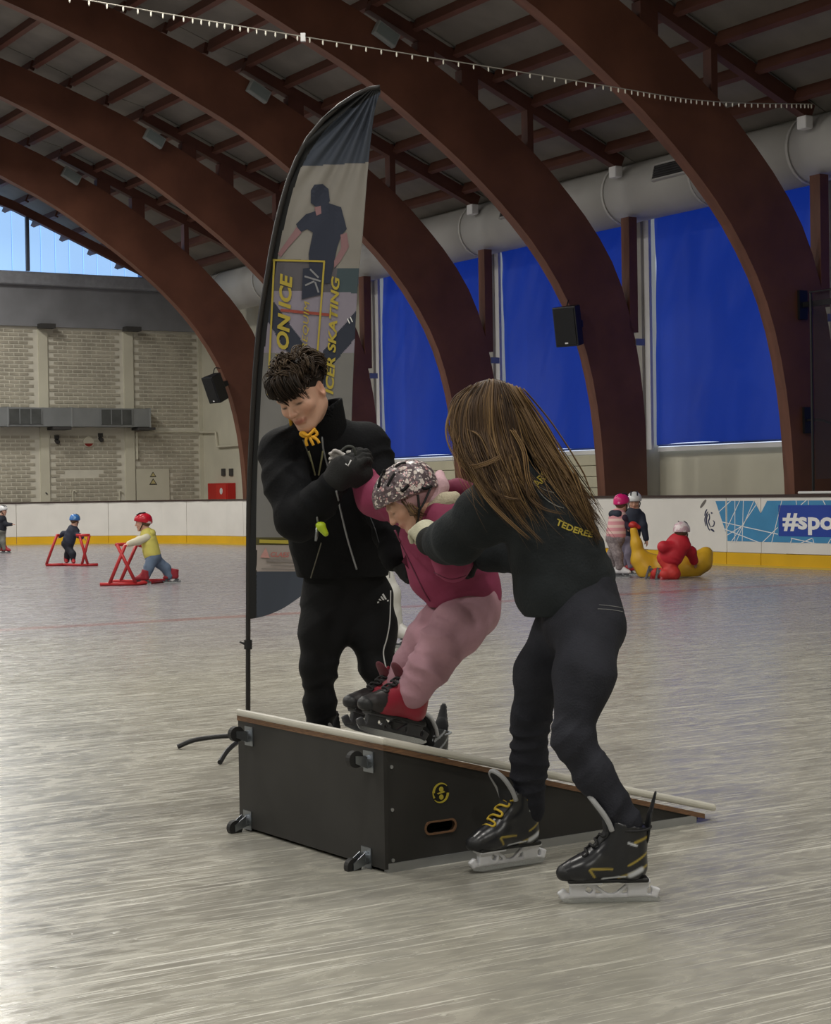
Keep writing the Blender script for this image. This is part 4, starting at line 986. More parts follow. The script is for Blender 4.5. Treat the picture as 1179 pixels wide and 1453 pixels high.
# ================================================================== SKATES (local: y towards the toe, x right, z up, origin on the ice under the arch)
SKATE_CACHE = {}
def skate_meshes(kind):
    if kind in SKATE_CACHE: return SKATE_CACHE[kind]
    D = {}
    res = .004 if kind != 'small' else .008
    b = Soft(res, .02)
    b.cone((0, -.045, .118), (0, .10, .108), .044, .041, .02, wide=(1, 0, 0), sq=.95)
    b.cone((0, .10, .106), (.004, .15, .102), .043, .036, .02, wide=(1, 0, 0), sq=.8)
    b.cone((0, -.045, .118), (0, -.052, .235), .043, .050, .03)
    b.cone((0, -.03, .16), (0, -.02, .245), .046, .052, .03)
    b.cone((0, .075, .125), (0, -.01, .205), .042, .045, .03); b.cone((0, .125, .112), (0, .07, .128), .036, .042, .02)
    if kind != 'small':
        b.cone((0, -.03, .235), (0, -.035, .32), .036, .05, .004, op='sub'); b.cone((0, .0, .245), (0, .05, .31), .028, .035, .01, op='sub')
    b.cut((0, 0, .078), (0, 0, -1)); b.cut((0, 0, .262), (0, -.25, 1))
    D['boot'] = b.mesh('boot')
    s = Soft(res, .006)
    s.box((0, .03, .078), (.03, .125, .006), None, .005); s.box((0, -.05, .078), (.032, .045, .006), None, .005)
    D['sole'] = s.mesh('sole')
    h = Soft(res * .8, .004)
    th = .011
    h.box((0, .10, .072), (.026, .052, .006), None, .003); h.box((0, -.062, .072), (.024, .040, .006), None, .003)
    h.box((0, .108, .05), (th, .040, .024), None, .003); h.box((0, -.066, .05), (th, .034, .024), None, .003)
    h.box((0, .026, .028), (th * .7, .145, .007), None, .003)
    r = lambda a: Matrix.Rotation(math.radians(a), 4, 'X')
    h.box((0, .052, .046), (th * .7, .028, .005), r(38), .002); h.box((0, -.015, .046), (th * .7, .028, .005), r(-38), .002)
    h.box((0, .168, .036), (th * .8, .014, .014), r(-35), .005); h.box((0, -.115, .036), (th * .8, .016, .016), r(20), .005)
    h.box((0, .088, .047), (.03, .010, .008), r(30), .002, op='sub', k=.0); h.box((0, -.10, .04), (.03, .007, .009), None, .002, op='sub', k=.0)
    D['holder'] = h.mesh('blade_holder')
    pr = [(-.128, .024), (-.135, .014), (-.12, .004), (-.06, .0005), (.05, .0), (.12, .002), (.165, .010), (.182, .026), (.176, .030), (.16, .024)]
    mb = MB(); mb.prism(pr, lambda u, v_, t: (t, u, v_), -.0016, .0016); D['blade'] = mb.mesh('blade')
    if kind != 'small':
        t = Soft(res, .01); t.chain([(0, .072, .17), (0, .03, .225), (0, .034, .275), (0, .062, .31)], [.024, .034, .040, .036], .012, wide=(1, 0, 0), sq=.26); D['tongue'] = t.mesh('tongue')
        mb = MB(); mb.tube(cat_rom([(-.042, .018, .235), (-.042, .034, .272), (-.034, .066, .318), (0, .08, .336), (.034, .066, .318), (.042, .034, .272), (.042, .018, .235)], 5), .0085, 8); D['felt'] = mb.mesh('tongue_edge')
        t = Soft(res, .01); t.chain([(0, -.096, .215), (0, -.102, .262), (0, -.122, .335)], [.032, .03, .016], .01, wide=(1, 0, 0), sq=.22); D['guard'] = t.mesh('tendon_guard')
        t = Soft(res, .02); t.cone((0, .10, .1055), (.004, .150, .1015), .0448, .0382, .02, wide=(1, 0, 0), sq=.80); t.cut((0, .118, 0), (0, -1, .25)); t.cut((0, 0, .079), (0, 0, -1)); D['toe'] = t.mesh('toe_cap')
        mb = MB(); P_ = []
        def lp(f, x): ay, az = .082 - .092 * f, .122 + .088 * f; r_ = math.sqrt(max(.0001, (.0445 + .002 * f) ** 2 - x * x)) + .0035; return (x, ay + .685 * r_, az + .728 * r_)
        for i in range(7):
            f_ = i / 6; sg = 1 if i % 2 else -1
            P_ += [lp(f_, -sg * .026), lp(f_ + .03, 0), lp(f_ + .06, sg * .026)]
        P_ += [(.048, -.01, .232), (.058, -.04, .236), (.05, -.085, .238), (0, -.108, .24), (-.05, -.085, .238), (-.058, -.04, .236), (-.03, .035, .236)]
        mb.tube(cat_rom(P_, 4), .0042, 6); D['laces'] = mb.mesh('laces')
    SKATE_CACHE[kind] = D; return D
def skate_boot_paint(me, kind):
    def black(co):
        x, y, z = np.abs(co[:, 0]), co[:, 1], co[:, 2]; c = np.tile(np.array(lin('#1a1b20')[:3]), (len(co), 1)); gold = np.array(lin('#9d8a3a')[:3]); wh = np.array(lin('#c8ccd4')[:3])
        sd = x > .018
        def line(y0, z0, y1, z1, wd, col):
            dy, dz = y1 - y0, z1 - z0; l = math.hypot(dy, dz); u = np.clip(((y - y0) * dy + (z - z0) * dz) / l ** 2, 0, 1); d = np.hypot(y - y0 - u * dy, z - z0 - u * dz); q = np.clip(1.5 - d / wd, 0, 1) * sd; c[:] = c * (1 - q[:, None]) + col * q[:, None]
        line(-.09, .125, .0, .090, .0035, gold); line(-.095, .165, -.03, .13, .003, gold); line(-.10, .215, -.05, .20, .004, gold); line(.02, .118, .085, .122, .003, gold); line(.075, .095, .09, .118, .003, gold)
        line(-.07, .115, -.035, .098, .008, wh); line(-.055, .19, -.03, .2, .003, wh); line(-.02, .094, .05, .088, .0025, wh)
        return c
    def red(co):
        x, y, z = np.abs(co[:, 0]), co[:, 1], co[:, 2]; c = np.tile(np.array(lin('#8f2234')[:3]), (len(co), 1)); k = np.array(lin('#1a1517')[:3])
        front = (y > .108 - (z - .1) * .2) | ((x < .022) & (z > .12) & (y > -.01)); c[front] = k; return c
    def grey(co):
        c = np.tile(np.array(lin('#26282b')[:3]), (len(co), 1)); s = np.sin(co[:, 1] * 90 + co[:, 2] * 140); c[(s > .75) & (np.abs(co[:, 0]) > .02)] = lin('#8c9095')[:3]; return c
    paint(me, {'black': black, 'red': red, 'grey': grey}[kind])
def skate(parent, ankle, toe_dir, up=(0, 0, 1), kind='black', scale=1.0, lace='#b3982f', holder='#c9cad0', label=None):
    """ankle: where the origin of the skate stands on the ice"""
    D = skate_meshes('full'); inv = parent_matrix(parent).inverted(); mt = inv @ frame(ankle, toe_dir, up) @ Matrix.Scale(scale, 4)
    me = D['boot'].copy(); me.materials.clear(); skate_boot_paint(me, kind)
    bo = link('ice_skate', me, tint_mat('skate_leather_' + kind, .28 if kind == 'black' else .45, .5), parent); bo.matrix_basis = mt
    if label: bo['label'] = label
    def sub(key, name, mat):
        me = D[key].copy(); me.materials.clear(); o = link(name, me, mat, bo, smooth=(key not in ('blade',))); return o
    sub('sole', 'sole', M('sole_black', '#17181a', .5)); sub('holder', 'blade_holder', M('holder_' + holder, holder, .4)); sub('blade', 'blade', M('blade_steel', '#b8bcc2', .2, metal=1.0))
    to = sub('tongue', 'tongue', M('tongue_dark', '#232427', .7) if kind != 'red' else M('tongue_red', '#5c2530', .7)); to.scale = (1, 1, 1) if kind != 'red' else (.9, .95, .80); 
    if kind != 'red': sub('felt', 'tongue_edge', M('felt_grey', '#96979a', .9)); sub('guard', 'tendon_guard', M('guard_black', '#1b1c20', .5))
    sub('toe', 'toe_cap', M('toe_black', '#1d1e21', .45)); sub('laces', 'laces', M('lace_' + lace, lace, .8))
    return bo
def small_skate(parent, pos, toe_dir, up=(0, 0, 1), col='#a02028', scale=.75, name='ice_skate'):
    D = skate_meshes('small'); inv = parent_matrix(parent).inverted(); mt = inv @ frame(pos, toe_dir, up) @ Matrix.Scale(scale, 4)
    me = D['boot'].copy(); me.materials.clear(); bo = link(name, me, M('boot_' + col, col, .45), parent); bo.matrix_basis = mt
    for key, nm, mat in (('holder', 'blade_holder', M('holder_dark', '#55585c', .4)), ('blade', 'blade', M('blade_steel'))):
        q = D[key].copy(); q.materials.clear(); link(nm, q, mat, bo, smooth=key == 'holder')
    return bo
from mathutils.bvhtree import BVHTree
class Surf:
    """puts print, zips and seams onto the surface that the eye sees at a pixel"""
    def __init__(s, o): mw = parent_matrix(o); s.b = BVHTree.FromPolygons([mw @ v_.co for v_ in o.data.vertices], [tuple(p.vertices) for p in o.data.polygons]); s.last = None
    def at(s, x, y, off=.002):
        r = ray(x, y).normalized(); h, n, i, d = s.b.ray_cast(Vector((0, 0, EYE)), r)
        if h is None: return (Vector((0, 0, EYE)) + r * (s.last or 5.5))
        s.last = d; return h - r * off
def line_on(surf, name, pts, r, mat, parent, n=6, off=.001):
    c = cat_rom([Vector((a, b, 0)) for a, b in pts], n); return tube_part(name, [surf.at(p.x, p.y, off) for p in c], r, mat, parent, 6)
def text_on(surf, txt, name, parent, mat, x0, y0, x1, y1, hgt, bend=0.0, bold=.02, off=.003):
    tm = text_mesh(txt, 1.0, 0, bold); xs = [q.co.x for q in tm.vertices]; ys = [q.co.y for q in tm.vertices]; dx, dy = x1 - x0, y1 - y0; l = math.hypot(dx, dy); ux, uy = dx / l, dy / l; inv = parent_matrix(parent).inverted()
    for q in tm.vertices:
        g = (q.co.x - min(xs)) / (max(xs) - min(xs)); h = (q.co.y - min(ys)) / (max(ys) - min(ys)) * hgt - bend * 4 * g * (1 - g)
        q.co = inv @ surf.at(x0 + dx * g + uy * h, y0 + dy * g - ux * h, off)
    return link(name, tm, mat, parent)

# ================================================================== THE LONG-HAIRED SKATER IN FRONT
m_skin = tint_mat('skin', .5, .35, sss=.12)
m_black = M('hoodie_black', '#23272a', .85, var=.25, vscale=7, bump=.3, bscale=120, spec=.2)
m_jean = M('dark_jeans', '#292a31', .8, var=.2, vscale=9, bump=.3, bscale=160, spec=.15)
wom = empty('person', Vector((.46, 5.55, 0)), 0, 'person with long light brown hair in black hoodie and dark jeans leaning forward on skates', 'person')
F_ = Vector((-.78, .62, 0)).normalized(); L_ = Vector((-F_.y, F_.x, 0))          # facing, own left (towards the viewer)
Wp = P(822, 852, 5.60); Ww = P(803, 800, 5.60); Wc = P(770, 735, 5.60); Wu = P(752, 690, 5.60)
Wsl = P(710, 703, 5.50); Wel = P(650, 764, 5.66); Wwl = P(618, 768, 5.86)
Wsr = P(778, 715, 5.80); Wer = P(742, 785, 5.98); Wwr = P(682, 786, 6.06)
Whl = P(838, 890, 5.48); Wkl = P(812, 1048, 5.30); Wal = P(884, 1172, 5.27)
Whr = P(800, 888, 5.68); Wkr = P(753, 1015, 5.74); War = P(752, 1150, 5.81)
Wneck = P(735, 665, 5.58); Whead = P(694, 600, 5.57)
HW = frame(Whead, (-.80, .32, -.42), (-.35, .1, .9))
b = Soft(.005, .03)
head_soft(b, HW, 1.0)
b.cone(Wneck, HW @ Vector((0, -.02, -.06)), .056, .052, .03); b.chain([Wp, Ww, Wc, Wu, Wneck], [.12, .11, .125, .11, .055], .05, wide=L_, sq=.72)
b.chain([Wsl, Wel, Wwl], [.055, .045, .03], .03); b.chain([Wsr, Wer, Wwr], [.055, .045, .03], .03); b.cone(Wu, Wsl, .06, .06, .04); b.cone(Wu, Wsr, .06, .06, .04)
b.chain([Whl, Wkl, Wal], [.072, .04, .03], .04); b.chain([Whr, Wkr, War], [.07, .04, .03], .04)
hand(b, Wwl, P(600, 752, 5.96) - Wwl, Vector((-.1, .6, -.7)), -1, .6, (.55, .6, .6, .6), .7)
hand(b, Wwr, P(652, 792, 6.12) - Wwr, Vector((-.3, .8, -.2)), 1, .6, (.6, .6, .6, .6), .7)
o = b.build('body', m_skin, wom); face_paint(o.data, parent_matrix(wom), HW, 1.0, '#b98f7c', '#5c4433')
# trousers
j = Soft(.006, .035)
j.cone(P(822, 842, 5.59), P(826, 880, 5.58), .138, .145, .05, wide=L_, sq=.82); j.ell(P(843, 886, 5.56), (.088, .105, .115), None, .05)
fo = (.008, .06, 1.0)
j.chain([Whl, P(828, 960, 5.38), Wkl], [.104, .086, .058], .05, fold=(.006, .12, .3)); j.chain([Wkl, P(842, 1098, 5.29), P(889, 1168, 5.27)], [.060, .056, .05], .03, fold=fo)
j.chain([Whr, P(768, 955, 5.71), Wkr], [.095, .08, .060], .05, fold=(.006, .11, 2.0)); j.chain([Wkr, P(751, 1080, 5.78), P(750, 1146, 5.80)], [.062, .058, .054], .03, fold=(.008, .06, 2.5))
o_j = j.build('jeans', m_jean, wom)
# hoodie
t = Soft(.006, .04)
t.chain([P(820, 858, 5.60), P(806, 815, 5.60), P(787, 768, 5.60), P(774, 732, 5.60), P(757, 692, 5.60)], [.155, .152, .150, .150, .125], .05, wide=L_, sq=.80, fold=(.009, .13, .5))
t.cone(P(777, 838, 5.62), P(764, 800, 5.62), .082, .078, .08); t.ell(P(776, 846, 5.6), (.09, .1, .07), None, .06)
t.cone(Wu, Wsl, .085, .076, .06); t.cone(Wu, Wsr, .09, .08, .06); t.cone(Wu, Wneck, .085, .062, .04)
t.chain([Wsl, P(684, 733, 5.57), Wel], [.078, .082, .078], .05, fold=(.005, .1, 1.5)); t.chain([Wel, P(635, 768, 5.75), P(623, 768, 5.83)], [.078, .068, .060], .04, fold=(.004, .085, .7))
t.chain([Wsr, Wer], [.08, .07], .04, fold=(.004, .07, 1.0)); t.chain([Wer, P(692, 787, 6.045)], [.066, .060], .03, fold=(.006, .045, 2.0))
t.cone(P(748, 672, 5.64), P(772, 695, 5.64), .055, .065, .05)                      # hood lying on the back
t.cut(P(820, 868, 5.6), (P(820, 868, 5.6) - P(806, 815, 5.6)).normalized() * .9 + Vector((-.12, 0, -.35)))
o_h = t.build('hoodie', m_black, wom)
# cuffs, gloves
g = Soft(.004, .012); gd = (P(600, 752, 5.96) - Wwl)
hand(g, Wwl + gd * .2, gd, Vector((-.1, .6, -.7)), -1, 1.12, (.75, .8, .8, .8), .7, r=.0122); g.cone(Wwl + gd * .1, Wwl + gd * .75, .04, .045, .02)
g.build('glove', M('glove_cream', '#b9b6a0', .85, var=.08, vscale=20, bump=.3, bscale=200), wom)
g = Soft(.004, .012); gd = (P(652, 792, 6.10) - Wwr); g.cone(P(692, 786, 6.05), P(672, 788, 6.08), .046, .044, .01)
hand(g, Wwr + gd * .1, gd, Vector((-.3, .8, -.2)), 1, 1.0, (.6, .6, .6, .6), .7, r=.0115)
g.build('glove', M('glove_black', '#141516', .8, bump=.3, bscale=200), wom)
cf = Soft(.005, .01); cf.cone(P(626, 769, 5.83), P(611, 768, 5.88), .052, .05, .01); cf.build('cuff', M('cuff_black', '#151617', .9, bump=.4, bscale=250), wom)
# seams and print
S_ = Surf(o_h); m_gold = M('print_gold', '#a39238', .7)
m_hair_black = M('print_dark_grey', '#0d0e10', .8)
text_on(S_, 'TEDEREE', 'back_lettering', wom, m_gold, 788, 744, 840, 763, 9, 2.0, .03); text_on(S_, 'ARS', 'back_lettering', wom, m_gold, 764, 693, 779, 675, 12, 0, .02)
m_pale = M('print_pale', '#7d7f80', .7)
line_on(S_, 'print_line', ((764, 690), (775, 696), (786, 699)), .0012, m_pale, wom); line_on(S_, 'print_line', ((756, 684), (770, 704), (786, 716), (800, 721)), .0014, m_pale, wom)
S2 = Surf(o_j); line_on(S2, 'stitching', ((848, 864), (866, 865), (884, 868)), .0012, M('stitch', '#77787a', .7), wom); line_on(S2, 'stitching', ((850, 858), (868, 860), (886, 863)), .0012, M('stitch'), wom)
# hair
def wave(p, i, a): return p + Vector((noise.noise(p * 9 + Vector((i * .37, 0, 0))), noise.noise(p * 9 + Vector((0, i * .53, 4))), noise.noise(p * 8 + Vector((7, 0, i * .41))))) * a
GH = [[(676, 548, 5.53), (655, 566, 5.50), (647, 596, 5.47), (652, 632, 5.44), (664, 668, 5.41), (676, 694, 5.39)],
      [(684, 544, 5.53), (664, 570, 5.47), (660, 610, 5.44), (668, 655, 5.41), (690, 705, 5.385), (722, 748, 5.40)],
      [(692, 542, 5.53), (682, 570, 5.46), (682, 615, 5.44), (692, 660, 5.41), (712, 712, 5.40), (742, 760, 5.42)],
      [(700, 541, 5.53), (700, 572, 5.455), (705, 618, 5.44), (716, 662, 5.42), (734, 712, 5.42), (764, 764, 5.44)],
      [(708, 542, 5.53), (718, 576, 5.46), (728, 622, 5.45), (738, 664, 5.44), (754, 705, 5.44), (786, 752, 5.46)],
      [(716, 545, 5.54), (736, 584, 5.48), (756, 632, 5.48), (780, 676, 5.48), (806, 716, 5.49), (836, 756, 5.49)],
      [(723, 549, 5.56), (750, 592, 5.52), (776, 640, 5.52), (802, 684, 5.52), (828, 728, 5.52), (850, 770, 5.53)],
      [(728, 555, 5.60), (758, 602, 5.58), (786, 652, 5.58), (810, 696, 5.58), (834, 740, 5.57), (853, 778, 5.57)]]
hb = Soft(.006, .03)
hb.ell(HW @ Vector((0, -.022, .038)), (.085, .102, .092), HW.to_3x3().to_4x4(), .02); hb.cone(P(700, 600, 5.54), P(720, 650, 5.52), .07, .06, .05)
hb.chain([P(712, 640, 5.53), P(735, 690, 5.50), P(752, 735, 5.47)], [.06, .05, .02], .04, wide=(1, 0, .3), sq=.6); hb.chain([P(735, 600, 5.58), P(780, 660, 5.575), P(822, 722, 5.57), P(846, 762, 5.56)], [.05, .035, .028, .014], .03)
hb.cut(HW @ Vector((0, .075, 0)), HW.to_3x3() @ Vector((0, 1, .1)))
hm = hb.mesh('hair_mass'); hm.transform(parent_matrix(wom).inverted()); hmo = link('hair_mass', hm, None, wom); SH_ = Surf(hmo)
def rest_on(p, off):
    Y = p[2]; r_ = ray(p[0], p[1]).normalized()
    for sf in (S_, SH_):
        hh_ = sf.b.ray_cast(Vector((0, 0, EYE)), r_)[0]
        if hh_ is not None and hh_.y - off < Y: Y = hh_.y - off
    return (p[0], p[1], max(Y, 5.28))
rr = random.Random(11); curves = []; tints = []
br = [lin(c) for c in ('#33271f', '#423226', '#52402f', '#67513a', '#806645', '#937650')]
def lock_path(u, ln, sh, ph, wa):
    k = min(6, int(u)); q = u - k; pts = []; n_pt = len(GH[0])
    for jx in range(n_pt):
        a, c = GH[k][jx], GH[k + 1][jx]; qq = q
        if k == 4 and jx == 2: qq = q * .6 + (0 if q < .5 else .4)
        if k == 4 and jx >= 3: qq = .12 * (q * 2) if q < .5 else 1 - .12 * (1 - q) * 2
        x, y, Y = (a[m_] * (1 - qq) + c[m_] * qq for m_ in range(3)); f = jx / (n_pt - 1)
        pts.append(Vector((x + sh * f, y + (y - 545) * (ln - 1) * f, Y)))
    c = cat_rom(pts, 5); out = []
    for i_, p in enumerate(c):
        f = i_ / (len(c) - 1); out.append((p.x + wa * f * math.sin(f * 7.5 + ph), p.y + wa * .4 * f * math.cos(f * 6 + ph), p.z))
    return out
for lk in range(88):
    u = rr.choice((rr.uniform(0, 4.12), rr.uniform(0, 4.12), rr.uniform(4.95, 7)))
    ln = rr.uniform(.78, 1.04); sh = rr.gauss(0, 6) if u < 3 else (-abs(rr.gauss(0, 4)) if u < 4.5 else abs(rr.gauss(0, 4))); ph = rr.uniform(0, 6.28); wa = rr.uniform(2.0, 7.0); lift = rr.uniform(.004, .026)
    core = [rest_on(p, lift) for p in lock_path(u, ln, sh, ph, wa)]
    base_t = .5 + .5 * math.sin(u * 2.3 + 1.0) * .6 + rr.uniform(-.25, .25); wd = rr.uniform(3.0, 6.0)
    for k in range(11):
        ox, oy, oz = rr.gauss(0, wd), rr.gauss(0, 1.5), rr.gauss(0, .004); lf = rr.uniform(.82, 1.0); ws = []
        for i_, p in enumerate(core[:max(8, int(len(core) * lf))]):
            f = i_ / (len(core) - 1); sp = (.75 + .5 * math.sin(f * 3.0)) * (1 - .72 * max(0, f - .55) / .45)
            ws.append(wave(P(p[0] + ox * sp, p[1] + oy * sp, p[2] + oz), k + lk * 11, .0015 + .004 * f))
        curves.append((ws, rr.uniform(.0016, .0036))); t_ = min(1, max(0, base_t + rr.gauss(0, .14))) * 4.0; i0 = int(min(3, t_)); fr_ = t_ - i0
        tints.append(tuple(br[i0][m_] * (1 - fr_) + br[i0 + 1][m_] * fr_ for m_ in range(3)))
for k in range(60):                                                        # loose single hairs
    u = rr.random() * 7; core = [rest_on(p, .02) for p in lock_path(u, rr.uniform(.8, 1.1), rr.gauss(0, 16), rr.uniform(0, 6.28), rr.uniform(5, 14))]
    curves.append(([wave(P(*p), k, .004) for p in core[rr.randint(0, 6):]], .0011)); tints.append(rr.choice(br[2:]))
for pts in ([(650, 620, 5.45), (656, 648, 5.42), (668, 661, 5.40), (688, 657, 5.39), (704, 650, 5.39), (711, 646, 5.39)], [(662, 610, 5.44), (680, 618, 5.42), (692, 640, 5.41), (700, 666, 5.41), (730, 675, 5.41)], [(740, 640, 5.45), (748, 680, 5.44), (752, 705, 5.43), (772, 722, 5.43), (800, 728, 5.44)],
            [(726, 610, 5.44), (742, 640, 5.43), (748, 680, 5.42), (760, 706, 5.42)], [(690, 690, 5.39), (715, 705, 5.385), (738, 708, 5.385)], [(680, 600, 5.44), (690, 650, 5.42), (720, 715, 5.40), (770, 770, 5.43)], [(668, 668, 5.40), (690, 706, 5.385), (725, 742, 5.39), (752, 766, 5.41)]):
    for k in range(6):
        jx_, jy_ = rr.gauss(0, 2.2), rr.gauss(0, 1.5)
        curves.append(([wave(P(*rest_on((a + jx_, c + jy_, Y), .026)), k, .0008) for a, c, Y in [tuple(v_) for v_ in cat_rom([Vector(p) for p in pts], 5)]], .0022)); tints.append(rr.choice(br[2:5]))
m_hair = tint_mat('hair', .58, .25)
hc = strands('hair', wom, m_hair, curves, tints)
paint(hm, lambda co: np.tile(np.array(lin('#3d2f25')[:3]), (len(co), 1)) * (1 + .3 * np.sin(co[:, :1] * 190 + co[:, 2:3] * 60) * np.sin(co[:, 1:2] * 150))); hm.materials.append(m_hair); hmo.parent = hc
skate(wom, P(878, 1283, 5.27) + Vector((-.005, 0, 0)), (-1, -.04, 0.0), kind='black', scale=.97, lace='#1c1c1e')
fp = G(730, 1233); skate(wom, fp + Vector((-.0, .02, 0)), (-.84, -.54, 0), (.0, 0, 1), kind='black', scale=.97, lace='#b3982f')

# ================================================================== THE GIRL ON THE RAMP
m_pink = M('jacket_crimson', '#8b3a58', .7, var=.1, vscale=6, bump=.15, bscale=40, spec=.25)
m_trp = M('trousers_pink', '#aa8490', .8, var=.1, vscale=6, bump=.2, bscale=60, spec=.2)
def ramp_z(p): u = (p - RO).dot(E1); return .012 + .046 + (RH - .012) * (1 - u / RL)
girl = empty('person', P(560, 1050, 6.25), 0, 'child in crimson jacket, pink trousers and patterned helmet crouching on the ramp', 'person')
girl.location.z = ramp_z(girl.location)
GF = Vector((-E1.x, -E1.y, 0)); GL = Vector((-GF.y, GF.x, 0))
Ghip = P(664, 842, 6.28); Gw = P(645, 800, 6.26); Gc = P(612, 742, 6.24); Gu = P(606, 722, 6.24)
Gsl = P(628, 738, 6.12); Gel = P(642, 798, 6.04); Gwl = P(628, 778, 6.03)
Gsr = P(582, 722, 6.34); Ger = P(532, 706, 6.44); Gwr = P(504, 668, 6.46)
hl, kl, al = P(668, 862, 6.22), P(630, 914, 6.13), P(584, 982, 6.14)
hr, kr, ar = P(648, 860, 6.36), P(605, 906, 6.26), P(566, 968, 6.30)
Ghead = P(582, 710, 6.13); HG = frame(Ghead, (-.78, -.16, -.60), (-.60, 0, .78))
b = Soft(.005, .025); head_soft(b, HG, .86)
b.cone(Gu, HG @ Vector((0, -.02, -.05)), .045, .042, .02); b.chain([Ghip, Gw, Gc, Gu], [.095, .088, .09, .07], .04, wide=GL, sq=.75)
b.chain([Gsl, Gel, Gwl], [.04, .034, .024], .02); b.chain([Gsr, Ger, Gwr], [.04, .034, .024], .02); b.cone(Gu, Gsl, .05, .045, .03); b.cone(Gu, Gsr, .05, .045, .03)
b.chain([hl, kl, al], [.058, .04, .03], .03); b.chain([hr, kr, ar], [.058, .04, .03], .03)
hand(b, Gwl, Vector((-.8, .2, .3)), Vector((0, 1, 0)), -1, .5, (.7, .7, .7, .7), .7); hand(b, Gwr, P(480, 652, 6.46) - Gwr, Vector((.3, -.6, -.4)), 1, .5, (.5, .5, .5, .5), .6)
o = b.build('body', m_skin, girl); face_paint(o.data, parent_matrix(girl), HG, .86, '#c79d88', '#6b4e38', '#a8625c', brow='#7d5d45')
# trousers
t = Soft(.006, .03)
t.cone(P(668, 838, 6.29), P(668, 862, 6.29), .12, .118, .04, wide=GL, sq=.85)
t.chain([hl, P(652, 888, 6.17), kl], [.095, .09, .080], .04, fold=(.009, .08, .4)); t.chain([kl, P(608, 948, 6.12), al], [.080, .07, .056], .03, fold=(.010, .055, 1.2))
t.chain([hr, P(628, 884, 6.31), kr], [.09, .08, .070], .04, fold=(.009, .08, 2.0)); t.chain([kr, P(584, 940, 6.28), ar], [.07, .06, .048], .03, fold=(.010, .055, .2))
t.cone(P(590, 972, 6.14), P(585, 985, 6.14), .063, .054, .012); t.cone(P(570, 965, 6.29), P(566, 978, 6.30), .054, .046, .012)
t.build('trousers', m_trp, girl)
# jacket
t = Soft(.006, .035)
t.chain([P(655, 842, 6.27), P(645, 805, 6.26), P(624, 758, 6.26), P(608, 726, 6.26)], [.135, .135, .115, .08], .05, wide=GL, sq=.92, fold=(.010, .11, 1.0))
t.cone(P(668, 838, 6.26), P(660, 815, 6.26), .10, .10, .05); t.cone(P(588, 762, 6.24), P(610, 818, 6.22), .05, .075, .06)
t.cone(Gu, Gsl, .075, .07, .04); t.cone(Gu, Gsr, .075, .066, .04)
t.chain([Gsl, P(640, 768, 6.07), Gel], [.072, .068, .066], .03, fold=(.007, .07, 2.0)); t.chain([Gel, Gwl], [.064, .05], .02, fold=(.004, .04, .5))
t.chain([Gsr, Ger], [.068, .07], .03, fold=(.008, .07, .5)); t.chain([Ger, P(517, 682, 6.45)], [.068, .052], .02, fold=(.004, .045, 1.5))
t.cut(P(650, 858, 6.27), Vector((.06, 0, -1)))
o_gj = t.build('jacket', m_pink, girl)
SJ = Surf(o_gj); m_dp = M('jacket_dark', '#662a42', .7)
line_on(SJ, 'zip', ((560, 752), (578, 790), (600, 836), (610, 853)), .003, m_dp, girl); line_on(SJ, 'pocket_seam', ((616, 812), (640, 822), (668, 814)), .0018, m_dp, girl)
fl = MB(); fl.add([P(580, 780, 6.20), P(570, 797, 6.19), P(583, 810, 6.19), P(600, 822, 6.2), P(596, 796, 6.21)] + [P(580, 780, 6.22), P(570, 797, 6.21), P(583, 810, 6.21), P(600, 822, 6.22), P(596, 796, 6.23)], [(0, 1, 2, 3, 4), (9, 8, 7, 6, 5)] + [(i, (i + 1) % 5, 5 + (i + 1) % 5, 5 + i) for i in range(5)])
fl.v = [parent_matrix(girl).inverted() @ q for q in fl.v]; fl.build('jacket_flap', m_dp, girl)
# collar and folded hood
t = Soft(.005, .02); t.chain([P(602, 742, 6.13), P(612, 715, 6.13), P(622, 690, 6.16), P(624, 674, 6.2)], [.022, .03, .034, .018], .02); t.build('hood_lining', M('hood_pale_pink', '#c2a0a8', .9, bump=.3, bscale=80), girl)
t = Soft(.005, .02); t.chain([P(612, 722, 6.10), P(632, 712, 6.10), P(645, 706, 6.12)], [.022, .03, .022], .02); t.build('hood_fleece', M('hood_cream', '#b5ab95', .95, bump=.5, bscale=120), girl)
t = Soft(.005, .02); t.chain([P(630, 694, 6.24), P(650, 692, 6.24), P(668, 696, 6.26)], [.028, .03, .028], .02); t.build('hood', M('jacket_deep', '#6f2440', .7), girl)
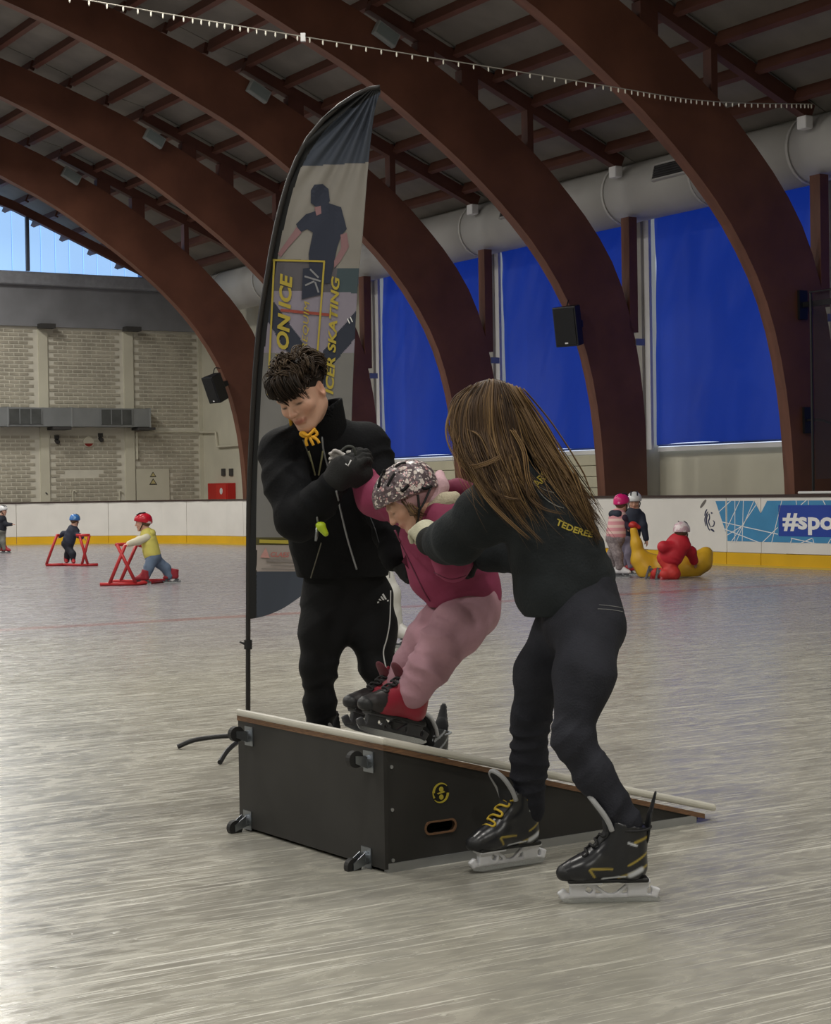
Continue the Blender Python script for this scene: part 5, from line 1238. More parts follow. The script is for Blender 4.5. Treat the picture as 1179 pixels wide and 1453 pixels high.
# helmet
def helmet_material():
    m_ = M('helmet_pattern', '#5b4d52', .32, spec=.5); nt = m_.node_tree; N = nt.nodes; L = nt.links; b = N['Principled BSDF']; tc = N.new('ShaderNodeTexCoord')
    def spots(sc, th, seed):
        mp = N.new('ShaderNodeMapping'); mp.inputs['Location'].default_value = (seed, seed * 2, 0); L.new(tc.outputs['Object'], mp.inputs[0])
        nz = N.new('ShaderNodeTexNoise'); nz.inputs['Scale'].default_value = 70; L.new(mp.outputs[0], nz.inputs['Vector'])
        ad = N.new('ShaderNodeVectorMath'); ad.operation = 'MULTIPLY_ADD'; ad.inputs[1].default_value = (.02,) * 3; L.new(nz.outputs['Color'], ad.inputs[0]); L.new(mp.outputs[0], ad.inputs[2])
        vo = N.new('ShaderNodeTexVoronoi'); vo.inputs['Scale'].default_value = sc; L.new(ad.outputs[0], vo.inputs['Vector'])
        lt = N.new('ShaderNodeMath'); lt.operation = 'LESS_THAN'; lt.inputs[1].default_value = th; L.new(vo.outputs['Distance'], lt.inputs[0]); return lt.outputs[0]
    c = None
    for f, col in ((spots(55, .30, 1.3), '#7d6f76'), (spots(42, .36, 0), '#cfc3bd'), (spots(60, .27, 3.1), '#b98e90'), (spots(80, .26, 5.5), '#ddd6cf')):
        mx = N.new('ShaderNodeMix'); mx.data_type = 'RGBA'; L.new(f, mx.inputs[0]); mx.inputs[7].default_value = lin(col)
        if c is None: mx.inputs[6].default_value = lin('#54474c')
        else: L.new(c, mx.inputs[6])
        c = mx.outputs[2]
    L.new(c, b.inputs['Base Color']); return m_
h = Soft(.004, .01); HR = HG.to_3x3().to_4x4(); hcn = HG @ Vector((0, -.006, .042))
h.ell(hcn, (.098, .122, .094), HR, .01); h.ell(HG @ Vector((0, .0, .0)), (.090, .112, .09), HR, .02)
h.ell(HG @ Vector((0, -.002, .01)), (.082, .105, .083), HR, .004, op='sub')
h.cut(HG @ Vector((0, .02, .018)), HG.to_3x3() @ Vector((0, .32, -1))); h.cut(HG @ Vector((0, -.05, -.035)), HG.to_3x3() @ Vector((0, 0, -1)))
slots = []
for s_ in (-1, 1):
    for y_, x_, ln_, tz in ((.055, .052, .05, 0), (.02, .064, .05, .1), (-.035, .07, .045, .15), (-.03, .03, .04, 0)):
        slots.append((s_ * x_, y_, ln_))
        d = Vector((s_ * x_, y_, 0)); zt = .042 + .094 * math.sqrt(max(0, 1 - (x_ / .098) ** 2 - ((y_ + .006) / .122) ** 2))
        h.cone(HG @ Vector((s_ * x_, y_ - ln_ / 2, zt + .004)), HG @ Vector((s_ * x_ * 1.08, y_ + ln_ / 2 * .6, zt + .002 - .01)), .0075, .0075, .003, op='sub')
ho = h.build('helmet', helmet_material(), girl)
t = Soft(.005, .01); t.ell(HG @ Vector((0, -.004, .034)), (.086, .108, .088), HR, .01); t.cut(HG @ Vector((0, .02, .03)), HG.to_3x3() @ Vector((0, .3, -1))); t.build('helmet_padding', M('padding_black', '#121113', .9), ho)
SHm = Surf(ho)
for pts_ in (((545, 668), (540, 680), (537, 692)), ((560, 672), (554, 682), (550, 690)), ((580, 688), (574, 694), (569, 697)), ((576, 657), (568, 659), (561, 663)), ((612, 690), (604, 693), (598, 692))):
    line_on(SHm, 'vent_slot', pts_, .0062, M('padding_black'), ho, 4, -.001)
for s_ in (-1, 1):
    tube_part('chin_strap', cat_rom([HG @ Vector((s_ * .086, -.02, .0)), HG @ Vector((s_ * .08, .01, -.045)), HG @ Vector((s_ * .05, .045, -.082)), HG @ Vector((0, .05, -.098))], 5), .006, M('strap_black', '#18171a', .7), ho, 6, .3)
    tube_part('chin_strap', cat_rom([HG @ Vector((s_ * .08, -.07, -.01)), HG @ Vector((s_ * .084, -.02, -.035)), HG @ Vector((s_ * .08, .01, -.046))], 5), .006, M('strap_black'), ho, 6, .3)
t = Soft(.005, .01); t.ell(HG @ Vector((0, -.006, .0)), (.080, .098, .055), HR, .01); t.cut(HG @ Vector((0, .038, 0)), HG.to_3x3() @ Vector((0, 1, -.55))); t.build('headband', M('band_pink', '#b78f95', .9, bump=.2), girl)
cv = []; tn = []
for i in range(26):
    z0 = rr.uniform(-.02, .02); cv.append(([HG @ Vector((-.07 - rr.uniform(0, .006), .028 + rr.uniform(-.015, .012), z0)), HG @ Vector((-.073 - rr.uniform(0, .008), .026 + rr.uniform(-.02, .02), -.04)), HG @ Vector((-.066, .02 + rr.uniform(-.03, .02), -.075))], .0022)); tn.append(rr.choice(br[2:5]))
strands('hair', girl, m_hair, cv, tn, 4)
g = Soft(.004, .012); hand(g, Gwr, P(480, 652, 6.44) - Gwr, Vector((.3, -.6, -.4)), 1, .8, (.35, .4, .5, .5), .5, r=.012); g.build('glove', M('glove_white', '#c6c2c0', .85, bump=.2, bscale=200), girl)
g = Soft(.004, .012); hand(g, Gwl, Vector((-.8, .2, .3)), Vector((0, 1, 0)), -1, .75, (.7, .7, .7, .7), .7, r=.011); g.build('glove', M('glove_white'), girl)
up_r = (E1 * ((RH - .012) / RL) + Vector((0, 0, 1))).normalized(); toe_r = (GF + Vector((0, 0, (RH - .012) / RL))).normalized()
for (x, y, Y) in ((562, 1050, 6.13), (540, 1042, 6.29)):
    p = P(x, y, Y); p.z = ramp_z(p) - .0; skate(girl, p, toe_r, up_r, 'red', .96, '#141214', '#3b3c40')

# ================================================================== THE MAN BEHIND THE RAMP
man = empty('person', Vector((-.24, 7.1, 0)), 0, 'person with tousled dark brown hair in black jacket and black track trousers holding the child', 'person')
m_jk = M('softshell_black', '#101114', .8, var=.25, vscale=5, bump=.2, bscale=90, spec=.15); m_tr = M('track_black', '#0e0f12', .7, var=.15, vscale=5, bump=.15, bscale=80, spec=.2)
MR = Vector((1, .12, 0)).normalized()
Mp = P(490, 835, 6.98); Mw = P(482, 790, 6.94); Mc = P(462, 690, 6.80); Mu = P(455, 632, 6.72)
Ms1 = P(402, 642, 6.66); Me1 = P(424, 738, 6.50); Mh1 = P(476, 682, 6.36)            # arm seen at the left
Ms2 = P(518, 636, 6.76); Me2 = P(546, 722, 6.72); Mh2 = P(560, 790, 6.55)
Mneck = P(448, 606, 6.68); Mhead = P(429, 560, 6.55); HM = frame(Mhead, (-.36, -.80, -.46), (-.42, -.28, .86))
h1, k1, a1 = P(464, 850, 6.98), P(452, 945, 6.92), P(458, 1060, 7.0); h2, k2, a2 = P(522, 850, 7.0), P(535, 945, 6.98), P(600, 1050, 7.2)
b = Soft(.0042, .03); head_soft(b, HM, 1.06)
b.cone(Mneck, HM @ Vector((0, -.02, -.06)), .062, .058, .03); b.chain([Mp, Mw, Mc, Mu], [.13, .125, .145, .12], .05, wide=MR, sq=.68)
b.chain([Ms1, Me1, Mh1], [.055, .045, .03], .03); b.chain([Ms2, Me2, Mh2], [.055, .045, .03], .03); b.cone(Mu, Ms1, .07, .065, .04); b.cone(Mu, Ms2, .07, .065, .04); b.cone(Mu, Mneck, .09, .066, .03)
b.chain([h1, k1, a1], [.075, .045, .03], .04); b.chain([h2, k2, a2], [.075, .045, .028], .04)
hd = P(500, 655, 6.38) - Mh1
hand(b, Mh1, hd, Vector((.4, .6, -.3)), 1, .6, (.5, .55, .6, .6), .7); hand(b, Mh2, Vector((.5, -.4, -.5)), Vector((0, -1, .2)), -1, .42, (.4, .4, .4, .4), .5)
o = b.build('body', m_skin, man); face_paint(o.data, parent_matrix(man), HM, 1.06, '#c39b86', '#3a2b22', '#a5655a', brow='#3a2a20')
t = Soft(.006, .035)
t.cone(P(488, 815, 6.98), P(492, 846, 6.99), .155, .15, .04, wide=MR, sq=.75)
t.chain([h1, P(460, 895, 6.95), k1], [.105, .092, .068], .05, fold=(.007, .14, 1.0)); t.chain([k1, P(454, 1000, 6.96), a1], [.068, .06, .048], .03, fold=(.008, .1, 2.0))
t.chain([h2, P(530, 895, 6.99), k2], [.10, .086, .068], .05, fold=(.007, .14, 0)); t.chain([k2, P(562, 995, 7.08), P(600, 1054, 7.2)], [.068, .066, .05], .03, fold=(.008, .08, .6))
o_t = t.build('track_trousers', m_tr, man)
t = Soft(.006, .04)
t.chain([P(486, 802, 6.96), P(480, 760, 6.90), P(466, 700, 6.82), P(456, 640, 6.74)], [.188, .182, .18, .13], .06, wide=MR, sq=.72, fold=(.009, .15, .4))
t.cone(Mu, Ms1, .10, .088, .06); t.cone(Mu, Ms2, .10, .09, .06); t.cone(P(452, 628, 6.70), P(447, 603, 6.66), .10, .088, .03)
t.chain([Ms1, P(408, 690, 6.57), Me1], [.090, .082, .076], .04, fold=(.009, .1, 1.0)); t.chain([Me1, P(452, 712, 6.43), P(472, 687, 6.37)], [.076, .066, .054], .03, fold=(.008, .07, .3))
t.chain([Ms2, P(534, 682, 6.74), Me2], [.092, .084, .076], .04, fold=(.009, .1, 2.0)); t.chain([Me2, Mh2], [.074, .056], .03, fold=(.005, .06, 1.0))
t.cone(P(447, 596, 6.62), P(437, 566, 6.54), .070, .075, .01, op='sub')
t.cut(P(486, 818, 6.96), Vector((.0, 0, -1)))
o_k = t.build('jacket', m_jk, man)
# stand-up collar, open at the throat
cl_ = Soft(.005, .015); cl_.cone(P(456, 622, 6.70), P(452, 574, 6.64), .105, .092, .015); cl_.cone(P(456, 628, 6.70), P(450, 560, 6.62), .088, .082, .008, op='sub'); cl_.cone(P(440, 620, 6.50), P(428, 560, 6.44), .06, .085, .02, op='sub')
cl_.cut(P(452, 573, 6.64), Vector((-.25, -.15, 1))); cl_.build('collar', m_jk, man)
# yellow inner collar and its knotted cord
t = Soft(.004, .01); t.cone(P(446, 612, 6.64), P(438, 584, 6.60), .086, .082, .01); t.cone(P(446, 606, 6.64), P(432, 560, 6.52), .075, .079, .004, op='sub'); t.cut(P(438, 592, 6.60), Vector((.1, 0, 1))); t.cut(P(445, 600, 6.625), Vector((.1, -1, 0)))
t.build('hood_collar', M('collar_yellow', '#a8842a', .85, bump=.3, bscale=120), man)
m_cord = M('cord_yellow', '#d09a24', .7)
ky = 6.50
for pts in ([(437, 614, ky), (431, 609, ky), (426, 610, ky), (430, 614, ky), (437, 614, ky)], [(438, 613, ky), (446, 606, ky), (450, 611, ky), (444, 615, ky), (438, 614, ky)], [(437, 614, ky), (434, 620, ky - .01), (436, 628, ky - .01)], [(438, 614, ky), (442, 621, ky - .01), (445, 627, ky - .01)], [(440, 614, ky), (449, 618, ky - .01), (453, 624, ky - .01)], [(428, 609, ky), (437, 613, ky - .01), (447, 603, ky)]):
    tube_part('drawstring', cat_rom([P(p[0], p[1] + 5, p[2]) for p in pts], 4), .0058, m_cord, man, 7)
SK = Surf(o_k); m_zip = M('zip_silver', '#8f9296', .35, metal=.6)
line_on(SK, 'zip', ((450, 598), (456, 615), (459, 640), (465, 662)), .004, m_zip, man); line_on(SK, 'zip', ((477, 696), (484, 728), (493, 765), (506, 808)), .004, m_zip, man); line_on(SK, 'zip', ((430, 624), (436, 640), (441, 655)), .0028, M('zip_dull', '#5d5b50', .5), man)
line_on(SK, 'zip', ((456, 770), (450, 790), (441, 820)), .0026, M('zip_dull'), man); line_on(SK, 'pocket_seam', ((524, 730), (532, 750), (538, 770)), .0022, M('seam_grey', '#3a3c40', .6), man)
m_lan = M('lanyard', '#8d8b6a', .7)
for pts in (((438, 640), (443, 658), (447, 674)), ((458, 640), (455, 658), (452, 674))): line_on(SK, 'lanyard', pts, .0035, m_lan, man, off=.006)
wy = SK.at(452, 740, .02).y
tube_part('lanyard', [P(450, 724, wy), P(450, 735, wy), P(451, 741, wy)], .004, M('clip_steel', '#8a8d90', .3, metal=.9), man)
w = Soft(.003, .006); w.cone(P(455, 747, wy), P(462, 757, wy), .017, .011, .006); w.cone(P(451, 745, wy), P(458, 745, wy), .008, .010, .006); w.build('whistle', M('whistle_green', '#a8c02a', .35), man)
tube_part('key', [P(450, 742, wy), P(449, 760, wy), P(448, 768, wy)], [.004, .006, .004], M('clip_steel'), man)
# three-bar logo and the white piping on the trousers
ST = Surf(o_t); m_lw = M('logo_white', '#c4c5c6', .6)
def patch(surf, pl, name, mat, parent, off=.003):
    inv = parent_matrix(parent).inverted(); me = pyd(name, [inv @ surf.at(x, y, off) for x, y in pl], [tuple(range(len(pl)))]); return link(name, me, mat, parent)
Z = lambda x, y: (480 + x / 8.071, 760 + y / 8.072)
patch(ST, [Z(500, 675), Z(518, 662), Z(555, 728), Z(536, 732)], 'logo_bar', m_lw, man); patch(ST, [Z(482, 702), Z(496, 692), Z(528, 735), Z(510, 740)], 'logo_bar', m_lw, man); patch(ST, [Z(460, 735), Z(472, 722), Z(498, 741), Z(478, 745)], 'logo_bar', m_lw, man); patch(ST, [Z(445, 757), Z(578, 735), Z(578, 752), Z(446, 776)], 'logo_bar', m_lw, man)
line_on(ST, 'piping', ((554, 838), (553, 880), (549, 905), (544, 925), (547, 945), (552, 965)), .003, m_lw, man); line_on(ST, 'piping', ((549, 790), (552, 805), (553, 820)), .003, m_lw, man)
# gloves
g = Soft(.004, .012); g.cone(Mh1, Mh1 + hd * .45, .05, .052, .01); hand(g, Mh1 + hd * .1, hd, Vector((.4, .6, -.3)), 1, 1.12, (.5, .55, .6, .6), .7, r=.0118); g.cone(P(486, 668, 6.37), P(508, 672, 6.42), .052, .055, .02)
g.build('glove', M('glove_black'), man)
g = Soft(.004, .012); hand(g, Mh2, Vector((.5, -.4, -.5)), Vector((0, -1, .2)), -1, 1.05, (.4, .4, .4, .4), .5, r=.0118); g.build('glove', M('glove_black'), man)
tube_part('glove_loop', cat_rom([P(484, 640, 6.36), P(492, 634, 6.36), P(501, 635, 6.36), P(505, 646, 6.37)], 5), .005, M('loop_grey', '#3c3f3d', .7), man); patch_p = [(490, 657), (494, 660), (499, 653)]
tube_part('glove_mark', [P(490, 658, 6.30), P(494, 661, 6.30), P(498, 653, 6.31)], .0025, m_lw, man)
# hair
cap = Soft(.005, .02); cap.ell(HM @ Vector((0, -.018, .048)), (.088, .11, .092), HM.to_3x3().to_4x4(), .01); cap.cut(HM @ Vector((0, .06, .03)), HM.to_3x3() @ Vector((0, .75, -.75))); cap.cut(HM @ Vector((0, 0, -.03)), HM.to_3x3() @ Vector((0, .2, -1)))
dk = [lin(c) for c in ('#1a1410', '#291f18', '#3a2d22', '#4f4031', '#655440')]
cv = []; tn = []; rr = random.Random(21)
def tuft(p, q1, q2, q3, n, spread, r, tin):
    for k in range(n):
        o_ = Vector((rr.gauss(0, spread), rr.gauss(0, spread), rr.gauss(0, spread))); e_ = Vector((rr.gauss(0, spread), rr.gauss(0, spread), rr.gauss(0, spread))) * .5
        cv.append((cat_rom([HM @ (v_ * 1.02) for v_ in (p + o_, q1 + o_ * 1.3, q2 + o_ * .9 + e_ * .5, q3 + e_)], 4), rr.uniform(r * .6, r)))
        t_ = min(3.99, max(0, tin + rr.gauss(0, .5))); i0 = int(t_); tn.append(tuple(dk[i0][m_] * (1 - t_ + i0) + dk[i0 + 1][m_] * (t_ - i0) for m_ in range(3)))
for i in range(150):
    az = rr.uniform(-math.pi, math.pi); el = math.acos(rr.uniform(-.1, 1)); sx = math.sin(el) * math.sin(az); sy = math.sin(el) * math.cos(az); sz = math.cos(el)
    if sy > .72 and sz < .55: continue
    p = Vector((sx * .084, -.018 + sy * .106, .048 + sz * .088)); nrm = Vector((sx, sy, sz)); top = max(0, sz)
    sweep = Vector((-.5 + .5 * sx, .65, .05)) if sy > -.2 else Vector((sx * .7, -.25, -.9))
    fl_ = sweep - nrm * sweep.dot(nrm); fl_ = fl_.normalized(); le = rr.uniform(.05, .08) * (.45 + .55 * top) if sz < .5 else rr.uniform(.05, .08)
    tw = Vector((rr.gauss(0, .4), rr.gauss(0, .3), rr.gauss(0, .25)))
    q1 = p + (fl_ * .6 + nrm * (.45 + .3 * top) + tw * .5).normalized() * le * .38; q2 = q1 + (fl_ + nrm * .15 + tw).normalized() * le * .36; q3 = q2 + (fl_ + tw - nrm * .45 + Vector((0, .1, -.5)) * (sy > .1)).normalized() * le * .34
    tuft(p, q1, q2, q3, 9, .006, .0034, .9 + 2.2 * top * rr.uniform(.4, 1.1))
for i in range(17):                                                        # fringe swept over the forehead
    x = -.066 + .118 * i / 16; p = Vector((x * .75, .055, .112)); q1 = Vector((x - .004, .104, .096 + rr.uniform(-.006, .012))); q2 = Vector((x * 1.08 - .012, .116 + rr.uniform(-.006, .004), .055)); q3 = Vector((x * 1.1 - .02 + rr.gauss(0, .008), .106, .012 + rr.uniform(-.008, .03) + (.03 if x > .03 else 0)))
    tuft(p, q1, q2, q3, 9, .005, .003, .7)
hh = strands('hair', man, m_hair, cv, tn)
cm = cap.mesh('hair_mass'); paint(cm, lambda co: np.tile(np.array(lin('#221a16')[:3]), (len(co), 1))); cm.transform(parent_matrix(man).inverted()); link('hair_mass', cm, m_hair, hh)
skate(man, Vector((.045, 7.22, 0)), (-.45, -.85, 0), kind='grey', scale=1.02, lace='#8c9095', holder='#303236'); skate(man, Vector((-.37, 7.02, 0)), (-.25, -.95, 0), kind='grey', scale=1.02, lace='#8c9095', holder='#303236')

# ================================================================== CHILDREN FURTHER OFF
def child(label, Y, J, cols, fwd, sz=1.0, base=None, helmet=None, head_up=(0, 0, 1), skates=None, stripes=None, jk=.128, leg=.068, arm=.052, hood=None, res=.011, skin='#c49a86'):
    """J: joints as pixels (x, y[, extra depth]); all on a figure standing about Y in front of the camera"""
    q = {k: P(v_[0], v_[1], Y + (v_[2] if len(v_) > 2 else 0)) for k, v_ in J.items()}
    ft = (q['fl'] + q['fr']) / 2; e = empty('person', Vector((ft.x, ft.y, 0)), 0, label, 'person')
    fwd = Vector(fwd).normalized(); lat = Vector((-fwd.y, fwd.x, 0)).normalized(); H = frame(q['head'], fwd, head_up)
    b = Soft(res, .03); head_soft(b, H, .95 * sz, ears=False); b.cone(q['neck'], q['head'], .045 * sz, .05 * sz, .02); b.chain([q['hip'], q['neck']], [.09 * sz, .085 * sz], .04, wide=lat, sq=.8)
    for s_, sg in (('l', 1), ('r', -1)):
        sh = q['neck'] + lat * sg * .10 * sz - Vector((0, 0, .05 * sz)); hp = q['hip'] + lat * sg * .055 * sz
        b.chain([sh, q['e' + s_], q['h' + s_]], [.035 * sz, .03 * sz, .022 * sz], .02); b.chain([hp, q['k' + s_], q['f' + s_] + (q['k' + s_] - q['f' + s_]).normalized() * .16 * sz], [.055 * sz, .04 * sz, .03 * sz], .03)
        d = (q['h' + s_] - q['e' + s_]); hand(b, q['h' + s_], d, Vector((0, 0, -1)) + fwd * .2, sg, .62 * sz, (.4,) * 4, .4, r=.012)
    o = b.build('body', m_skin, e); face_paint(o.data, parent_matrix(e), H, .95 * sz, skin, '#5a4636')
    t = Soft(res, .03); t.chain([q['hip'] + (q['neck'] - q['hip']) * .22, q['neck'] - (q['neck'] - q['hip']) * .12], [jk * 1.12 * sz, jk * sz], .04, wide=lat, sq=.85, fold=(.004, .1, 1.0))
    tv = Soft(res, .03)
    for s_, sg in (('l', 1), ('r', -1)):
        sh = q['neck'] + lat * sg * .10 * sz - Vector((0, 0, .05 * sz)); hp = q['hip'] + lat * sg * .055 * sz
        (t if 'sleeve' not in cols else tv).chain([sh, q['e' + s_], q['h' + s_] - (q['h' + s_] - q['e' + s_]) * .08], [.055 * sz, arm * sz, arm * .8 * sz], .03)
    jo = t.build('jacket', cols['jacket'], e)
    if 'sleeve' in cols: tv.build('sleeves', cols['sleeve'], e)
    t = Soft(res, .03); t.ell(q['hip'] + Vector((0, 0, .02 * sz)), (.118 * sz, .112 * sz, .10 * sz), None, .04)
    for s_, sg in (('l', 1), ('r', -1)):
        hp = q['hip'] + lat * sg * .055 * sz; t.chain([hp, q['k' + s_], q['f' + s_] + (q['k' + s_] - q['f' + s_]).normalized() * .12 * sz], [(leg + .022) * sz, leg * sz, (leg - .012) * sz], .03, fold=(.004, .07, 1.0))
    t.build('trousers', cols['trousers'], e)
    if hood: tt = Soft(res, .02); tt.cone(q['neck'] - fwd * .06 * sz + lat * .05 * sz, q['neck'] - fwd * .06 * sz - lat * .05 * sz, .055 * sz, .055 * sz, .02); tt.build('hood', hood, e)
    hm = Soft(res * .7, .008); R3 = H.to_3x3().to_4x4(); k = 1.0 * sz
    hm.ell(H @ (Vector((0, -.006, .045)) * k), Vector((.103, .125, .095)) * k, R3, .01); hm.ell(H @ (Vector((0, -.02, .01)) * k), Vector((.097, .112, .09)) * k, R3, .01); hm.cut(H @ (Vector((0, .02, .014)) * k), H.to_3x3() @ Vector((0, .28, -1))); hm.cut(H @ (Vector((0, 0, -.03)) * k), H.to_3x3() @ Vector((0, 0, -1)))
    ho = hm.build('helmet', helmet, e)
    hr_ = Soft(res, .01); hr_.ell(H @ (Vector((0, -.018, .02)) * k), Vector((.084, .10, .09)) * k, R3, .01); hr_.cut(H @ (Vector((0, .012, 0)) * k), H.to_3x3() @ Vector((0, 1, -.3))); hr_.cut(H @ (Vector((0, 0, -.07)) * k), H.to_3x3() @ Vector((0, 0, -1))); hr_.build('hair', M('child_hair', '#5c4733', .6, var=.2, vscale=30), e)
    for sg in (-1, 1): tube_part('helmet_vent', [H @ (Vector((sg * .04, -.05, .138)) * k), H @ (Vector((sg * .045, .03, .138)) * k), H @ (Vector((sg * .045, .075, .115)) * k)], .011 * sz, M('vent_dark', '#2a2a30', .6), ho, 6, .5)
    tube_part('chin_strap', cat_rom([H @ (Vector((.085, 0, -.01)) * k), H @ (Vector((.06, .045, -.08)) * k), H @ (Vector((0, .055, -.105)) * k), H @ (Vector((-.06, .045, -.08)) * k), H @ (Vector((-.085, 0, -.01)) * k)], 3), .007, M('strap_black'), ho, 5)
    if skates:
        for s_ in ('l', 'r'):
            td = skates.get('dir_' + s_, skates['dir']); up = skates.get('up', (0, 0, 1)); pos = q['f' + s_]
            if not skates.get('free'): pos = Vector((pos.x, pos.y, 0.0))
            small_skate(e, pos, td, up, skates['col'], skates.get('scale', .78) * sz)
    return e, q, H
def striped(name, c1, c2, period):
    m_ = M(name, c1, .7); nt = m_.node_tree; N = nt.nodes; L = nt.links; tc = N.new('ShaderNodeTexCoord'); sp = N.new('ShaderNodeSeparateXYZ'); L.new(tc.outputs['Object'], sp.inputs[0])
    a = N.new('ShaderNodeMath'); a.operation = 'MULTIPLY'; a.inputs[1].default_value = 2 * math.pi / period; L.new(sp.outputs[2], a.inputs[0]); s_ = N.new('ShaderNodeMath'); s_.operation = 'SINE'; L.new(a.outputs[0], s_.inputs[0])
    g = N.new('ShaderNodeMath'); g.operation = 'GREATER_THAN'; g.inputs[1].default_value = .2; L.new(s_.outputs[0], g.inputs[0]); mx = N.new('ShaderNodeMix'); mx.data_type = 'RGBA'; L.new(g.outputs[0], mx.inputs[0]); mx.inputs[6].default_value = lin(c1); mx.inputs[7].default_value = lin(c2); L.new(mx.outputs[2], N['Principled BSDF'].inputs['Base Color']); return m_
m_nav = M('cloth_navy', '#252a3a', .75, var=.12, vscale=8)
# yellow vest child with its red frame
child('child in yellow vest and red helmet pushing a red skating frame', 24.35, dict(head=(203, 742), neck=(209, 757), hip=(217, 792), el=(196, 768, -.15), hl=(182, 772, -.25), er=(198, 766, .15), hr=(184, 771, .25), kl=(211, 806, -.1), fl=(204, 829, -.15), kr=(235, 806, .1), fr=(246, 828, .1)),
      dict(jacket=M('vest_yellow', '#c8bf62', .7, bump=.2, bscale=30), sleeve=M('sleeve_cream', '#c9c4ae', .8), trousers=M('denim_blue', '#5f6f85', .8, var=.1, vscale=8)), (-1, -.1, -.1), 1.0, helmet=M('helmet_red', '#b3182b', .3, col2='#d9c8c8', vscale=9, lo=.62, hi=.66), skates=dict(dir=(-1, -.1, 0), col='#8c2630'), hood=M('vest_yellow'))
child('small child in dark navy suit and blue helmet leaning on a red frame', 31.1, dict(head=(106, 739), neck=(104, 750), hip=(96, 772), el=(112, 760, -.1), hl=(117, 763, -.1), er=(90, 757, .1), hr=(85, 761, .1), kl=(103, 786, -.1), fl=(104, 801, -.1), kr=(96, 787, .1), fr=(94, 803, .1)),
      dict(jacket=m_nav, trousers=M('cloth_dark', '#1f222c', .8)), (.45, .8, -.3), .84, helmet=M('helmet_blue', '#3a6fb0', .3, col2='#9cc0e0', vscale=9, lo=.55, hi=.6), skates=dict(dir=(.3, -.9, 0), col='#a3262c'))
child('child in white helmet and dark jacket cut by the left edge', 38.3, dict(head=(4, 725), neck=(3, 735), hip=(2, 754), el=(9, 744, -.1), hl=(17, 744, -.15), er=(0, 746, .1), hr=(6, 748, .1), kl=(4, 769, -.05), fl=(8, 785, -.05), kr=(-1, 770, .1), fr=(0, 785, .1)),
      dict(jacket=M('cloth_dark'), trousers=M('cloth_grey', '#6f7069', .8)), (.95, -.2, -.1), .86, helmet=M('helmet_white', '#cfd0d2', .3), skates=dict(dir=(1, -.1, 0), col='#9a2026'), res=.013)
child('child in pink helmet and pink striped vest holding the yellow slide toy', 24.0, dict(head=(882, 715), neck=(877, 730), hip=(873, 765), el=(888, 744, -.05), hl=(896, 750, -.1), er=(884, 740, .2), hr=(893, 745, .2), kl=(877, 788, -.1), fl=(881, 817, -.1), kr=(868, 787, .1), fr=(871, 813, .1)),
      dict(jacket=striped('vest_pink_striped', '#c98a92', '#d9b9b2', .085), sleeve=M('cloth_plum', '#33283a', .8), trousers=M('leggings_grey', '#8c8283', .8, col2='#6c6164', vscale=40)), (.7, .7, -.1), 1.0, helmet=M('helmet_pink', '#c8206e', .3, col2='#e48bb0', vscale=14, lo=.6, hi=.64), skates=dict(dir=(.85, -.4, 0), col='#cfcfd2'), hood=m_nav)
child('child in white helmet and navy jacket behind the yellow slide toy', 24.7, dict(head=(900, 712), neck=(900, 727), hip=(893, 764), el=(913, 746, -.1), hl=(917, 766, -.12), er=(884, 742, -.1), hr=(893, 750, -.25), kl=(893, 787, -.05), fl=(899, 815, -.1), kr=(889, 788, .1), fr=(886, 812, .1)),
      dict(jacket=m_nav, trousers=M('cloth_mauve', '#766f80', .8)), (-.15, -.95, -.3), 1.0, helmet=M('helmet_white'), skates=dict(dir=(.8, -.5, 0), col='#a3262c'))
child('child in red snowsuit and pale pink helmet kneeling against the yellow slide toy', 23.35, dict(head=(967, 756), neck=(964, 769), hip=(949, 792), el=(980, 783, .15), hl=(985, 797, .25), er=(941, 776, -.1), hr=(952, 786, .1), kl=(956, 814, -.08), fl=(930, 816, -.1), kr=(948, 814, .12), fr=(917, 813, .12)),
      dict(jacket=M('snowsuit_red', '#b51f2e', .6, bump=.2, bscale=20), trousers=M('snowsuit_red2', '#b8302c', .6)), (.5, .8, -.3), 1.05, helmet=M('helmet_pale', '#c9a9b4', .3, col2='#e2d6d8', vscale=12, lo=.5, hi=.55), skates=dict(dir=(-.25, .25, -.9), dir_l=(-.2, -.3, -.95), up=(.95, .1, -.1), col='#8c1f28', free=True), jk=.15, leg=.08, arm=.07)
child('person in white trousers almost hidden behind the man in the black jacket', 13.95, dict(head=(527, 672), neck=(527, 696), hip=(531, 770), el=(512, 725), hl=(515, 757), er=(540, 725), hr=(538, 757), kl=(552, 842, -.05), fl=(562, 917, -.05), kr=(517, 842, .1), fr=(512, 912, .1)),
      dict(jacket=M('cloth_pale', '#b9b7b2', .8), trousers=M('cloth_white', '#c9c8c4', .8)), (-.3, .9, -.1), 1.1, helmet=M('helmet_white'), skates=dict(dir=(.8, -.5, 0), col='#b9b7b4', scale=.9), leg=.08)
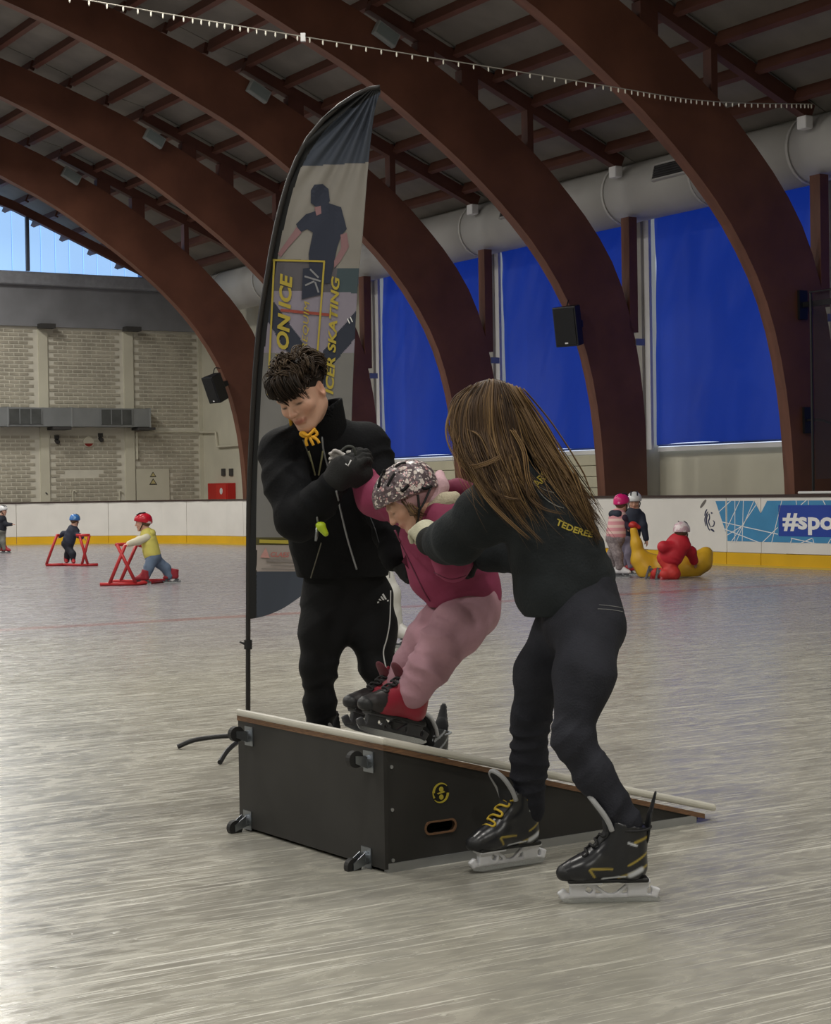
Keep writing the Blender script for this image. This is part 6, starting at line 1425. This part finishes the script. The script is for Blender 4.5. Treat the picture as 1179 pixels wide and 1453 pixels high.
# red tubular frames
m_rt = M('frame_red', '#b02a2e', .4); m_ft = M('frame_foot_black', '#222222', .6)
def red_frame(label, bars, Y0):
    a0 = P(bars[0][0][0], bars[0][0][1], bars[0][2]); e = empty('skating_frame', Vector((a0.x, a0.y, 0)), 0, label, 'skating aid', 'red skating frames')
    for p, q, Ya, *r in bars:
        Yb = r[0] if r else Ya; A = P(p[0], p[1], Ya); B = P(q[0], q[1], Yb); A.z = max(A.z, .024); B.z = max(B.z, .024)
        tube_part('runner' if max(A.z, B.z) < .08 else ('handle_bar' if min(A.z, B.z) > .35 else 'strut'), [A, B], .024, m_rt, e, 8)
    return e
N_, F2 = 23.98, 24.75
red_frame('red tube skating frame pushed by the child in the yellow vest', [((142, 829.5), (195, 830), N_), ((155, 829), (178, 773), N_), ((166, 773), (193, 828), N_), ((171, 826.5), (194, 772.5), F2), ((165, 773), (203, 771), N_, F2), ((155, 826.5), (238, 826.5), F2), ((218, 780), (238, 826), F2), ((194, 829.5), (238, 826.5), N_, F2), ((194, 772.5), (218, 780), F2)], N_)
red_frame('red tube skating frame with the blue helmet child inside it', [((65, 803.5), (90, 803), 31.0), ((80.7, 759.5), (65.5, 803), 31.0), ((80.7, 759.5), (88, 760), 31.0, 31.5), ((112.8, 760), (124.7, 803), 30.7), ((127, 759.5), (116, 803), 30.7), ((108, 759.5), (127.5, 759.5), 30.7), ((114, 803.5), (139, 803), 30.7), ((90, 803), (114, 803.5), 31.0, 30.7)], 31.0)
# yellow plastic slide toy with a long neck and upturned tail
toy = empty('slide_toy', Vector((P(950, 820, 23.75).x, 23.75, 0)), 0, 'yellow plastic animal slide toy with long neck, red head and upturned tail on the ice', 'skating aid')
t = Soft(.012, .06); ty = 23.85
t.chain([P(899, 752, ty), P(903, 772, ty), P(907, 795, ty), P(918, 808, ty), P(945, 812, ty)], [.05, .065, .10, .13, .14], .08); t.chain([P(945, 808, ty), P(975, 806, ty), P(995, 796, ty), P(1002, 785, ty)], [.17, .18, .14, .085], .08, wide=(0, 1, 0), sq=1.0)
t.cone(P(915, 790, ty), P(935, 797, ty), .06, .08, .1); t.cut(Vector((0, 0, .012)), (0, 0, -1))
t.build('body', M('toy_yellow', '#d2a52c', .4, var=.08, vscale=2), toy)
t = Soft(.01, .02); t.ell(P(898, 745, ty), (.062, .06, .045), None, .02); t.cone(P(898, 744, ty), P(906, 748, ty), .04, .03, .02); t.build('head', M('toy_red', '#b8322e', .4), toy)
tube_part('handle', cat_rom([P(981, 790, ty - .1), P(981, 779, ty - .1), P(984, 779, ty - .1), P(984, 790, ty - .1)], 4), .018, M('toy_yellow'), toy)
# ---------------------------------------------------------------- unseen lamps added to light the ice, boards and brick wall
lampm = M('lamp_glow', '#fff4dc', .4, emit='#fff1d8', estr=6.0)
for i, (n, s) in enumerate([(n, s) for n in (-6.0, .5, 7.0) for s in (-6, 2.5, 11, 18.0)] + [(n, s) for n in (-6.0, .5) for s in (28, 37)] + [(7.6, 25.5), (9.2, 30.5), (10.8, 35.5), (12.0, 40.5)]):
    z = roof_z(n) - 1.3
    e = empty('added_lamp', BW(n, s, z), ANG, 'white high bay lamp added outside the view to light the hall', 'lamp', 'added roof lamps')
    a = MB(); a.box((-.35, -.35, .03), (.35, .35, .14)); a.build('housing', M('lamp_body', '#b8b8b8', .4), e)
    a = MB(); a.cyl((0, 0, .14), (0, 0, 1.4), .012, 6); a.build('hanger', M('lamp_body'), e)
    a = MB(); a.box((-.3, -.3, .0), (.3, .3, .03)); a.build('diffuser', lampm, e)
    ld = bpy.data.lights.new('lamp_light', 'AREA'); ld.energy = LAMP_POWER * (.75 if s < 8 else (.7 if (n, s) == (.5, 11) else 1.05)); ld.size = .9; ld.color = (1.0, .97, .90); ld.spread = math.radians(170)
    lo = bpy.data.objects.new('lamp_light', ld); COL.objects.link(lo); lo.parent = e; lo.location = (0, 0, -.02)
